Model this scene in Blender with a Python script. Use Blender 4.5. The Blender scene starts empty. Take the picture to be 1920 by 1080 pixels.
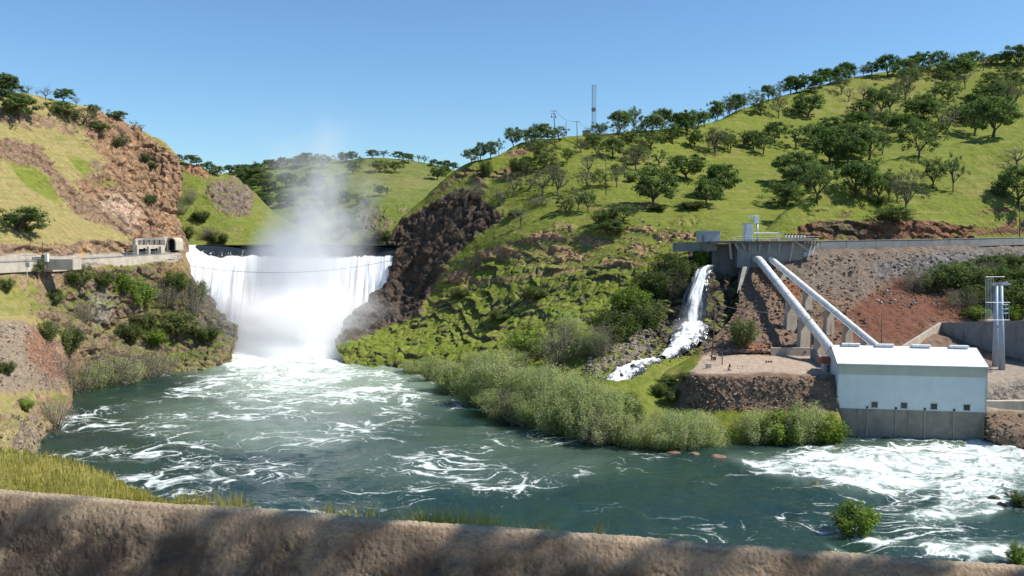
import bpy, math, random
import numpy as np
from mathutils import Vector

# ------------------------------------------------------------------ camera, world, sun
SC = bpy.context.scene
F_PX = 1663.0
CAM = np.array([0.0, 0.0, 52.0])
PITCH = math.atan(105.0 / F_PX)
cam_data = bpy.data.cameras.new("camera")
cam_data.sensor_width = 36.0
cam_data.lens = 36.0 * F_PX / 1920.0
cam_data.clip_start = 0.1
cam_data.clip_end = 6000.0
cam = bpy.data.objects.new("camera", cam_data)
SC.collection.objects.link(cam)
cam.location = CAM
cam.rotation_euler = (math.pi / 2 - PITCH, 0, 0)
SC.camera = cam

SUN_EL = math.radians(50)
SUN_XY = np.array([1.0, -0.08]); SUN_XY /= np.linalg.norm(SUN_XY)
SUN_DIR = Vector((SUN_XY[0] * math.cos(SUN_EL), SUN_XY[1] * math.cos(SUN_EL), math.sin(SUN_EL)))
world = bpy.data.worlds.new("World")
SC.world = world
world.use_nodes = True
wn = world.node_tree
bg = wn.nodes["Background"]
sky = wn.nodes.new("ShaderNodeTexSky")
sky.sky_type = 'NISHITA'
sky.sun_disc = False
sky.sun_elevation = SUN_EL
sky.sun_rotation = math.atan2(SUN_XY[0], SUN_XY[1])
sky.altitude = 0
sky.air_density = 1.0
sky.dust_density = 0.15
sky.ozone_density = 2.6
sk_t = wn.nodes.new("ShaderNodeMix"); sk_t.data_type = 'RGBA'; sk_t.blend_type = 'MULTIPLY'; sk_t.inputs[0].default_value = 1.0
sk_t.inputs[7].default_value = (0.66, 0.86, 1.0, 1)
wn.links.new(sky.outputs[0], sk_t.inputs[6]); wn.links.new(sk_t.outputs[2], bg.inputs[0])
bg.inputs[1].default_value = 0.105
sun_data = bpy.data.lights.new("sun", 'SUN')
sun_data.energy = 4.7
sun_data.angle = math.radians(0.5)
sun_data.color = (1.0, 0.95, 0.87)
sun = bpy.data.objects.new("sun", sun_data)
SC.collection.objects.link(sun)
sun.rotation_euler = SUN_DIR.to_track_quat('Z', 'Y').to_euler()
SC.view_settings.view_transform = 'Standard'
SC.view_settings.look = 'None'
SC.view_settings.exposure = 0.5
SC.view_settings.gamma = 1.0
SC.render.engine = 'CYCLES'
SC.cycles.max_bounces = 32
SC.cycles.diffuse_bounces = 2
SC.cycles.glossy_bounces = 2
SC.cycles.transmission_bounces = 2
SC.cycles.volume_bounces = 24
SC.cycles.transparent_max_bounces = 8
SC.cycles.volume_step_rate = 0.6
SC.cycles.use_denoising = True

# ------------------------------------------------------------------ helpers: pixels of the photo <-> points
FWD = np.array([0, math.cos(PITCH), -math.sin(PITCH)])
UP = np.array([0, math.sin(PITCH), math.cos(PITCH)])
RIGHT = np.array([1.0, 0, 0])

def ray(px, py):
    px = np.asarray(px, float); py = np.asarray(py, float)
    return ((px - 960) / F_PX)[..., None] * RIGHT + (-(py - 540) / F_PX)[..., None] * UP + FWD

def at(px, py, Y):
    d = ray(px, py)
    return CAM + d * (np.asarray(Y, float) / d[..., 1])[..., None]

def atz(px, py, z):
    d = ray(px, py)
    return CAM + d * ((np.asarray(z, float) - CAM[2]) / d[..., 2])[..., None]

def proj(P):
    q = P - CAM
    w = q @ FWD
    return 960 + F_PX * (q @ RIGHT) / w, 540 - F_PX * (q @ UP) / w

def V(px, py, Y): return Vector(at(px, py, Y))

def sstep(a, b, x):
    t = np.clip((x - a) / (b - a), 0, 1)
    return t * t * (3 - 2 * t)

# ------------------------------------------------------------------ numpy noise
def _h(i, j, k, s):
    n = (i.astype(np.int64) * 374761393 + j.astype(np.int64) * 668265263 + k.astype(np.int64) * 2147483647 + s * 974634777) & 0xFFFFFFFF
    n = ((n ^ (n >> 13)) * 1274126177) & 0xFFFFFFFF
    n = ((n ^ (n >> 16)) * 2246822519) & 0xFFFFFFFF
    return ((n ^ (n >> 15)) & 0xFFFFFF) / float(0xFFFFFF)

def vnoise(P, seed=0):
    f = np.floor(P); t = P - f; f = f.astype(np.int64)
    t = t * t * t * (t * (t * 6 - 15) + 10)
    x, y, z = f[..., 0], f[..., 1], f[..., 2]
    u, v, w = t[..., 0], t[..., 1], t[..., 2]
    r = 0
    for a in (0, 1):
        for b in (0, 1):
            for c in (0, 1):
                r = r + _h(x + a, y + b, z + c, seed) * (u if a else 1 - u) * (v if b else 1 - v) * (w if c else 1 - w)
    return r

def fbm(P, scale, octv=4, seed=0, gain=0.5, ridged=False):
    s = 0; a = 1.0; tot = 0; Q = P * scale
    for o in range(octv):
        n = vnoise(Q + 17.3 * o, seed + o)
        if ridged: n = 1 - abs(2 * n - 1)
        s = s + a * n; tot += a; a *= gain; Q = Q * 2.03
    return s / tot

def cells(P, scale, seed=0):
    Q = P * scale; f = np.floor(Q).astype(np.int64)
    d1 = np.full(P.shape[:-1], 9.0); d2 = d1.copy(); idr = np.zeros(P.shape[:-1])
    for a in (-1, 0, 1):
        for b in (-1, 0, 1):
            for c in (-1, 0, 1):
                i, j, k = f[..., 0] + a, f[..., 1] + b, f[..., 2] + c
                dx = i + _h(i, j, k, seed) - Q[..., 0]
                dy = j + _h(i, j, k, seed + 1) - Q[..., 1]
                dz = k + _h(i, j, k, seed + 2) - Q[..., 2]
                d = np.sqrt(dx * dx + dy * dy + dz * dz)
                m = d < d1
                d2 = np.where(m, d1, np.minimum(d2, d))
                idr = np.where(m, _h(i, j, k, seed + 3), idr)
                d1 = np.where(m, d, d1)
    return d1, d2, idr

def pchip(x, y, xi):
    x = np.asarray(x, float); y = np.asarray(y, float)
    if y.ndim == 1: return pchip(x, y[:, None], xi)[:, 0]
    h = np.diff(x)[:, None]; dl = np.diff(y, axis=0) / h
    m = np.zeros_like(y)
    if len(x) > 2:
        a, b = dl[:-1], dl[1:]
        w1 = 2 * h[1:] + h[:-1]; w2 = h[1:] + 2 * h[:-1]
        with np.errstate(divide='ignore', invalid='ignore'):
            hm = (w1 + w2) / (w1 / a + w2 / b)
        m[1:-1] = np.where(a * b > 0, hm, 0)
    m[0] = dl[0]; m[-1] = dl[-1]
    k = np.clip(np.searchsorted(x, xi, side='right') - 1, 0, len(x) - 2)
    t = ((np.asarray(xi) - x[k]) / (x[k + 1] - x[k]))[:, None]
    hh = (x[k + 1] - x[k])[:, None]
    t2 = t * t; t3 = t2 * t
    return (2 * t3 - 3 * t2 + 1) * y[k] + (t3 - 2 * t2 + t) * hh * m[k] + (-2 * t3 + 3 * t2) * y[k + 1] + (t3 - t2) * hh * m[k + 1]

def ell(px, py, cx, cy, rx, ry, ang=0):
    c, s = math.cos(math.radians(ang)), math.sin(math.radians(ang))
    dx, dy = px - cx, py - cy
    a = (dx * c + dy * s) / rx; b = (-dx * s + dy * c) / ry
    return 1 - sstep(0.55, 1.25, np.sqrt(a * a + b * b))

def pol(px, py, pts, soft=8.0):
    n = len(pts); ins = np.zeros(px.shape, bool); d = np.full(px.shape, 1e9)
    for i in range(n):
        x0, y0 = pts[i]; x1, y1 = pts[(i + 1) % n]
        ex, ey = x1 - x0, y1 - y0
        t = np.clip(((px - x0) * ex + (py - y0) * ey) / (ex * ex + ey * ey + 1e-9), 0, 1)
        d = np.minimum(d, np.hypot(px - x0 - t * ex, py - y0 - t * ey))
        if y0 != y1:
            c = ((y0 > py) != (y1 > py)) & (px < (x1 - x0) * (py - y0) / (y1 - y0) + x0)
            ins ^= c
    sd = np.where(ins, -d, d)
    return 1 - sstep(-soft, soft, sd)

# ------------------------------------------------------------------ helpers: objects
COL = SC.collection
def tag(o, label=None, cat=None, group=None, kind=None):
    if label: o["label"] = label
    if cat: o["category"] = cat
    if group: o["group"] = group
    if kind: o["kind"] = kind
    return o

def link(name, me, parent=None):
    o = bpy.data.objects.new(name, me); COL.objects.link(o)
    if parent is not None: o.parent = parent
    return o

def empty(name, loc=(0, 0, 0), rz=0.0):
    o = bpy.data.objects.new(name, None); COL.objects.link(o)
    o.location = loc; o.rotation_euler = (0, 0, rz); o.empty_display_size = 0.5
    return o

def mesh_np(name, v, f, mat=None, smooth=True):
    v = np.asarray(v, np.float32); f = np.asarray(f, np.int32)
    me = bpy.data.meshes.new(name)
    k = f.shape[1]
    me.vertices.add(len(v)); me.vertices.foreach_set("co", v.ravel())
    me.loops.add(f.size); me.loops.foreach_set("vertex_index", f.ravel())
    me.polygons.add(len(f))
    me.polygons.foreach_set("loop_start", np.arange(0, f.size, k, dtype=np.int32))
    me.polygons.foreach_set("use_smooth", np.full(len(f), smooth))
    me.update(calc_edges=True); me.validate()
    if mat: me.materials.append(mat)
    return me

def attr_col(me, name, c):
    a = me.attributes.new(name, 'FLOAT_COLOR', 'POINT')
    c = np.asarray(c, np.float32)
    if c.shape[1] == 3: c = np.concatenate([c, np.ones((len(c), 1), np.float32)], 1)
    a.data.foreach_set("color", c.ravel())

def attr_f(me, name, v):
    a = me.attributes.new(name, 'FLOAT', 'POINT')
    a.data.foreach_set("value", np.asarray(v, np.float32).ravel())

def gridfaces(nv, nu):
    i = np.arange(nv * nu).reshape(nv, nu)
    return np.stack([i[:-1, :-1], i[1:, :-1], i[1:, 1:], i[:-1, 1:]], -1).reshape(-1, 4)

class MB:
    """collects simple shapes into one mesh"""
    def __init__(s): s.v = []; s.f = []; s.n = 0
    def add(s, v, f):
        v = [tuple(map(float, p)) for p in v]
        s.v += v; s.f += [[i + s.n for i in q] for q in f]; s.n += len(v); return s
    def box(s, c, size, rz=0.0, taper=1.0):
        x, y, z = [q / 2 for q in size]; cr, sr = math.cos(rz), math.sin(rz); vs = []
        for dz in (-1, 1):
            t = taper if dz > 0 else 1
            for dx, dy in ((-1, -1), (1, -1), (1, 1), (-1, 1)):
                a, b = dx * x * t, dy * y * t
                vs.append((c[0] + a * cr - b * sr, c[1] + a * sr + b * cr, c[2] + dz * z))
        return s.add(vs, [(3, 2, 1, 0), (4, 5, 6, 7), (0, 1, 5, 4), (1, 2, 6, 5), (2, 3, 7, 6), (3, 0, 4, 7)])
    def tube(s, pts, r, n=8, cap=True):
        pts = [Vector(p) for p in pts]
        rs = r if isinstance(r, (list, tuple)) else [r] * len(pts)
        vs = []; fs = []
        for i, p in enumerate(pts):
            t = (pts[min(i + 1, len(pts) - 1)] - pts[max(i - 1, 0)]).normalized()
            a = t.cross(Vector((0, 0, 1)) if abs(t.z) < 0.95 else Vector((1, 0, 0))).normalized(); b = t.cross(a)
            for k in range(n):
                an = 2 * math.pi * k / n
                vs.append(p + (a * math.cos(an) + b * math.sin(an)) * rs[i])
        for i in range(len(pts) - 1):
            for k in range(n):
                fs.append((i * n + k, i * n + (k + 1) % n, (i + 1) * n + (k + 1) % n, (i + 1) * n + k))
        if cap:
            fs.append(tuple(range(n))[::-1]); fs.append(tuple((len(pts) - 1) * n + k for k in range(n)))
        return s.add(vs, fs)
    def bar(s, a, b, w, h=None):
        a = Vector(a); b = Vector(b); h = h or w
        t = (b - a).normalized()
        x = t.cross(Vector((0, 0, 1)) if abs(t.z) < 0.95 else Vector((0, 1, 0))).normalized() * (w / 2); y = t.cross(x).normalized() * (h / 2)
        vs = [a - x - y, a + x - y, a + x + y, a - x + y, b - x - y, b + x - y, b + x + y, b - x + y]
        return s.add(vs, [(3, 2, 1, 0), (4, 5, 6, 7), (0, 1, 5, 4), (1, 2, 6, 5), (2, 3, 7, 6), (3, 0, 4, 7)])
    def strip(s, path, th, z0s, z1s):
        """a standing wall along a path of (x, y), thickness th, bottom and top heights per point"""
        n = len(path); vs = []
        for i in range(n):
            p = Vector((path[i][0], path[i][1])); a = Vector(path[max(i - 1, 0)][:2]); b = Vector(path[min(i + 1, n - 1)][:2])
            t = (b - a).normalized(); nn = Vector((-t.y, t.x)) * th / 2
            for q, z in ((p - nn, z0s[i]), (p + nn, z0s[i]), (p + nn, z1s[i]), (p - nn, z1s[i])):
                vs.append((q.x, q.y, z))
        fs = []
        for i in range(n - 1):
            for k in range(4):
                fs.append((i * 4 + k, (i + 1) * 4 + k, (i + 1) * 4 + (k + 1) % 4, i * 4 + (k + 1) % 4))
        fs.append((0, 1, 2, 3)); e = (n - 1) * 4; fs.append((e + 3, e + 2, e + 1, e))
        return s.add(vs, fs)
    def build(s, name, mat, parent=None, smooth=False, bevel=0.0):
        me = bpy.data.meshes.new(name); me.from_pydata(s.v, [], s.f); me.update()
        me.materials.append(mat)
        if smooth:
            me.polygons.foreach_set("use_smooth", [len(p.vertices) == 4 for p in me.polygons])
        o = link(name, me, parent)
        if bevel:
            m = o.modifiers.new("bevel", 'BEVEL'); m.width = bevel; m.segments = 2; m.limit_method = 'ANGLE'
        return o

# ------------------------------------------------------------------ materials
class NT:
    def __init__(s, name):
        s.m = bpy.data.materials.new(name); s.m.use_nodes = True; s.t = s.m.node_tree
        s.t.nodes.clear(); s.out = s.n("ShaderNodeOutputMaterial")
    def n(s, typ, **k):
        nd = s.t.nodes.new(typ)
        for a, b in k.items(): setattr(nd, a, b)
        return nd
    def l(s, a, b): s.t.links.new(a, b)
    def set(s, inp, v):
        if isinstance(v, bpy.types.NodeSocket): s.l(v, inp)
        else:
            if inp.type == 'RGBA' and len(v) == 3: v = (*v, 1)
            inp.default_value = v
    def math(s, op, a, b=0.0, c=0.0, clamp=False):
        nd = s.n("ShaderNodeMath", operation=op, use_clamp=clamp)
        s.set(nd.inputs[0], a); s.set(nd.inputs[1], b)
        if op in ('MULTIPLY_ADD', 'COMPARE'): s.set(nd.inputs[2], c)
        return nd.outputs[0]
    def step(s, x, a, b):
        nd = s.n("ShaderNodeMapRange", interpolation_type='SMOOTHSTEP')
        s.set(nd.inputs[0], x); s.set(nd.inputs[1], a); s.set(nd.inputs[2], b); nd.inputs[3].default_value = 0; nd.inputs[4].default_value = 1
        return nd.outputs[0]
    def lin(s, x, a, b, c, d):
        nd = s.n("ShaderNodeMapRange"); nd.clamp = True
        for i, q in enumerate((x, a, b, c, d)): s.set(nd.inputs[i], q)
        return nd.outputs[0]
    def mix(s, f, a, b, mode='MIX'):
        nd = s.n("ShaderNodeMix", data_type='RGBA', blend_type=mode); nd.clamp_factor = True
        s.set(nd.inputs[0], f); s.set(nd.inputs[6], a); s.set(nd.inputs[7], b)
        return nd.outputs[2]
    def noise(s, vec, scale, detail=4, rough=0.55, dist=0.0):
        nd = s.n("ShaderNodeTexNoise")
        if vec is not None: s.l(vec, nd.inputs["Vector"])
        nd.inputs["Scale"].default_value = scale; nd.inputs["Detail"].default_value = detail
        nd.inputs["Roughness"].default_value = rough; nd.inputs["Distortion"].default_value = dist
        return nd.outputs[0]
    def voro(s, vec, scale, feat='F1', out=0):
        nd = s.n("ShaderNodeTexVoronoi", feature=feat)
        s.l(vec, nd.inputs["Vector"]); nd.inputs["Scale"].default_value = scale
        return nd.outputs[out]
    def mapv(s, vec, sc=(1, 1, 1), loc=(0, 0, 0), rot=(0, 0, 0)):
        nd = s.n("ShaderNodeMapping"); s.l(vec, nd.inputs[0])
        nd.inputs[1].default_value = loc; nd.inputs[2].default_value = rot; nd.inputs[3].default_value = sc
        return nd.outputs[0]
    def pos(s): return s.n("ShaderNodeNewGeometry").outputs["Position"]
    def obj(s): return s.n("ShaderNodeTexCoord").outputs["Object"]
    def attr(s, name, out="Color"): return s.n("ShaderNodeAttribute", attribute_name=name).outputs[out]
    def sep(s, c):
        nd = s.n("ShaderNodeSeparateColor"); s.l(c, nd.inputs[0]); return nd.outputs
    def bump(s, h, strength=0.5, dist=1.0):
        nd = s.n("ShaderNodeBump"); s.l(h, nd.inputs["Height"])
        nd.inputs["Strength"].default_value = strength; nd.inputs["Distance"].default_value = dist
        return nd.outputs[0]
    def pbr(s, col, rough=0.9, spec=0.2, normal=None, metal=0.0):
        b = s.n("ShaderNodeBsdfPrincipled")
        s.set(b.inputs["Base Color"], col); s.set(b.inputs["Roughness"], rough)
        b.inputs["Specular IOR Level"].default_value = spec; b.inputs["Metallic"].default_value = metal
        if normal is not None: s.l(normal, b.inputs["Normal"])
        s.l(b.outputs[0], s.out.inputs[0]); return b

def plain(name, col, rough=0.6, var=0.2, scale=2.0, metal=0.0, spec=0.4, stain=None):
    t = NT(name); p = t.obj()
    n = t.noise(p, scale, 6, 0.6)
    c = t.mix(t.lin(n, 0.3, 0.7, 0, 1), tuple(q * (1 - var) for q in col), tuple(min(1, q * (1 + var)) for q in col))
    if stain:
        st = t.noise(t.mapv(p, (1.2, 1.2, 0.18)), scale * 0.7, 5, 0.65)
        c = t.mix(t.math('MULTIPLY', t.step(st, 0.52, 0.72), 0.75), c, stain)
    t.pbr(c, rough, spec, t.bump(n, 0.15, 0.05), metal)
    return t.m

def leaf_mat(name, a, b, trans=0.25, dry=None):
    t = NT(name)
    r = t.n("ShaderNodeObjectInfo").outputs["Random"]
    n = t.noise(t.obj(), 7.0, 2)
    f = t.math('ADD', t.math('MULTIPLY', r, 0.6), t.math('MULTIPLY', n, 0.5))
    c = t.mix(t.lin(f, 0.2, 0.9, 0, 1), a, b)
    if dry: c = t.mix(t.step(t.noise(t.obj(), 3.0, 2), 0.5, 0.68), c, dry)
    d = t.n("ShaderNodeBsdfDiffuse"); t.l(c, d.inputs[0])
    tr = t.n("ShaderNodeBsdfTranslucent"); t.l(t.mix(0.5, c, (a[0] * 1.3, b[1] * 1.5, a[2] * 0.6)), tr.inputs[0])
    mx = t.n("ShaderNodeMixShader"); mx.inputs[0].default_value = trans
    t.l(d.outputs[0], mx.inputs[1]); t.l(tr.outputs[0], mx.inputs[2]); t.l(mx.outputs[0], t.out.inputs[0])
    return t.m

def land_material():
    t = NT("land")
    P = t.pos()
    mk = t.sep(t.attr("mask")); tint = t.attr("tint"); gt = t.attr("grass_tint")
    big = t.noise(P, 0.018, 4, 0.6); med = t.noise(P, 0.11, 5, 0.62); fin = t.noise(P, 0.55, 4, 0.65); ult = t.noise(P, 1.9, 3, 0.6)
    # grass
    dry = t.math('ADD', mk[1], t.math('MULTIPLY', t.math('SUBTRACT', big, 0.5), 0.9))
    dry = t.math('ADD', dry, t.math('MULTIPLY', t.math('SUBTRACT', med, 0.5), 0.75))
    g = t.mix(t.lin(fin, 0.3, 0.72, 0, 1), (0.090, 0.114, 0.019), (0.200, 0.216, 0.042))
    g = t.mix(t.lin(med, 0.38, 0.66, 0, 0.6), g, (0.170, 0.204, 0.031))
    dg = t.mix(t.lin(fin, 0.3, 0.7, 0, 1), (0.20, 0.165, 0.062), (0.335, 0.275, 0.115))
    g = t.mix(t.lin(dry, 0.32, 0.78, 0, 1), g, dg)
    trk = t.noise(t.mapv(P, (0.05, 0.05, 0.75)), 1.0, 4, 0.6)
    g = t.mix(t.math('MULTIPLY', t.step(trk, 0.53, 0.66), 0.42), g, dg)
    g = t.mix(t.math('MULTIPLY', t.step(trk, 0.46, 0.36), 0.35), g, (0.085, 0.13, 0.018))
    low = t.step(t.math('ADD', t.math('MULTIPLY', fin, 0.55), t.math('MULTIPLY', med, 0.45)), 0.56, 0.66)
    g = t.mix(t.math('MULTIPLY', low, 0.55), g, (0.050, 0.070, 0.016))
    sp = t.step(ult, 0.60, 0.72)
    g = t.mix(t.math('MULTIPLY', sp, 0.5), g, (0.055, 0.072, 0.020))
    g = t.mix(1.0, g, gt, 'MULTIPLY')
    # rock
    vo = t.voro(t.mapv(P, (1, 1, 1.4)), 0.42, 'F1', 0)
    vcol = t.sep(t.voro(t.mapv(P, (1, 1, 1.5)), 0.35, 'F1', 1))
    rk = t.mix(t.lin(med, 0.32, 0.68, 0, 1), tint, t.mix(1.0, tint, (1.35, 1.35, 1.45), 'MULTIPLY'))
    rk = t.mix(t.lin(fin, 0.35, 0.7, 0.55, 0.0), rk, t.mix(1.0, tint, (0.50, 0.46, 0.46), 'MULTIPLY'))
    rk = t.mix(t.math('MULTIPLY', t.step(vcol[0], 0.6, 0.9), 0.6), rk, t.mix(1.0, tint, (1.5, 1.42, 1.35), 'MULTIPLY'))
    rk = t.mix(t.math('MULTIPLY', t.step(vcol[1], 0.62, 0.95), 0.6), rk, t.mix(1.0, tint, (0.75, 0.85, 0.95), 'MULTIPLY'))
    lich = t.step(t.noise(P, 0.3, 6, 0.7), 0.57, 0.66)
    rk = t.mix(t.math('MULTIPLY', lich, 0.4), rk, (0.07, 0.065, 0.045))
    ck = t.math('ABSOLUTE', t.math('SUBTRACT', t.noise(t.mapv(P, (1, 1, 0.8)), 0.22, 6, 0.68, 0.6), 0.5))
    rk = t.mix(t.math('MULTIPLY', t.step(ck, 0.030, 0.004), 0.75), rk, t.mix(1.0, tint, (0.22, 0.20, 0.20), 'MULTIPLY'))
    rf = t.math('ADD', mk[0], t.math('MULTIPLY', t.math('SUBTRACT', med, 0.5), 0.75))
    rf = t.math('ADD', rf, t.math('MULTIPLY', t.math('SUBTRACT', fin, 0.5), 0.55))
    rf = t.step(rf, 0.42, 0.60)
    # bare soil
    so = t.mix(t.lin(fin, 0.3, 0.7, 0, 1), t.mix(1.0, tint, (0.72, 0.7, 0.68), 'MULTIPLY'), t.mix(1.0, tint, (1.25, 1.22, 1.2), 'MULTIPLY'))
    so = t.mix(t.math('MULTIPLY', t.step(ult, 0.58, 0.7), 0.5), so, t.mix(1.0, tint, (0.55, 0.55, 0.58), 'MULTIPLY'))
    df = t.math('ADD', mk[2], t.math('MULTIPLY', t.math('SUBTRACT', fin, 0.5), 0.5))
    df = t.step(t.math('ADD', df, t.math('MULTIPLY', t.math('SUBTRACT', med, 0.5), 0.5)), 0.4, 0.6)
    c = t.mix(df, g, so)
    c = t.mix(rf, c, rk)
    hb = t.math('ADD', t.math('MULTIPLY', fin, 0.9), t.math('MULTIPLY', ult, 0.45))
    hb = t.math('ADD', hb, t.math('MULTIPLY', t.math('MULTIPLY', vo, rf), 0.9))
    t.pbr(c, 0.95, 0.1, t.bump(hb, 0.55, 1.1))
    return t.m

def concrete_mat(name, col, dark, scale=0.35, joints=None):
    t = NT(name); P = t.pos()
    n = t.noise(P, scale, 7, 0.65); st = t.noise(t.mapv(P, (1, 1, 0.15)), 0.6, 6, 0.65)
    c = t.mix(t.lin(n, 0.3, 0.7, 0, 1), tuple(q * 0.78 for q in col), tuple(q * 1.15 for q in col))
    c = t.mix(t.math('MULTIPLY', t.step(st, 0.5, 0.72), 0.7), c, dark)
    t.pbr(c, 0.9, 0.2, t.bump(t.noise(P, 3.0, 5), 0.25, 0.15))
    return t.m

M = {}
M['land'] = land_material()
M['concrete'] = concrete_mat("concrete", (0.34, 0.31, 0.26), (0.14, 0.125, 0.105))
M['base_concrete'] = concrete_mat("base_concrete", (0.25, 0.225, 0.185), (0.10, 0.09, 0.075), 0.5)
M['concrete_grey'] = concrete_mat("concrete_grey", (0.24, 0.24, 0.235), (0.10, 0.10, 0.10))
M['concrete_dark'] = concrete_mat("concrete_dark", (0.15, 0.14, 0.125), (0.055, 0.05, 0.045))
M['concrete_pale'] = concrete_mat("concrete_pale", (0.46, 0.40, 0.32), (0.28, 0.23, 0.18))
M['galv'] = plain("galvanised_steel", (0.42, 0.45, 0.48), 0.5, 0.12, 1.5, 0.3)
M['steel_blue'] = plain("blue_grey_steel", (0.30, 0.36, 0.44), 0.5, 0.1, 1.0, 0.1)
M['white'] = plain("white_paint", (0.78, 0.79, 0.79), 0.5, 0.05, 1.0, stain=(0.5, 0.48, 0.44))
M['pipe'] = plain("pipe_paint", (0.70, 0.69, 0.66), 0.55, 0.08, 0.4, stain=(0.42, 0.39, 0.34))
M['grey_paint'] = plain("grey_paint", (0.36, 0.40, 0.44), 0.6, 0.08, 1.0)
M['wood'] = plain("weathered_pole_wood", (0.10, 0.075, 0.055), 0.9, 0.25, 1.0)
M['wire'] = plain("dark_wire", (0.09, 0.09, 0.10), 0.6, 0.1, 1.0)
M['dark'] = plain("dark_opening", (0.012, 0.012, 0.013), 0.9, 0.2, 1.0)
M['glass'] = plain("dark_window_glass", (0.022, 0.030, 0.032), 0.15, 0.3, 0.5, spec=0.6)
M['red_roof'] = plain("rusty_red_roof", (0.32, 0.085, 0.05), 0.8, 0.25, 2.0)
M['rust'] = plain("rust_brown", (0.16, 0.075, 0.045), 0.8, 0.3, 2.0)
M['blue_stair'] = plain("blue_stair", (0.13, 0.17, 0.30), 0.6, 0.15, 1.5)
M['bark'] = plain("bark", (0.085, 0.068, 0.052), 0.95, 0.3, 6.0)
M['bark_grey'] = plain("bark_grey", (0.13, 0.115, 0.095), 0.95, 0.3, 6.0)
M['leaf_dark'] = leaf_mat("leaf_dark", (0.078, 0.108, 0.040), (0.180, 0.210, 0.085), 0.38)
M['leaf_mid'] = leaf_mat("leaf_mid", (0.110, 0.134, 0.054), (0.195, 0.215, 0.095), 0.38)
M['leaf_grey'] = leaf_mat("leaf_grey", (0.105, 0.112, 0.060), (0.160, 0.160, 0.092), 0.3, (0.15, 0.125, 0.095))
M['leaf_bright'] = leaf_mat("leaf_bright", (0.13, 0.185, 0.030), (0.23, 0.285, 0.065), 0.3)
M['leaf_willow'] = leaf_mat("leaf_willow", (0.34, 0.37, 0.15), (0.48, 0.49, 0.25), 0.5, (0.36, 0.34, 0.23))
M['leaf_bare'] = leaf_mat("leaf_bare", (0.25, 0.23, 0.155), (0.34, 0.31, 0.22), 0.3, (0.13, 0.125, 0.07))
M['leaf_scrub'] = leaf_mat("leaf_scrub", (0.075, 0.098, 0.030), (0.145, 0.172, 0.058))

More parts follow.
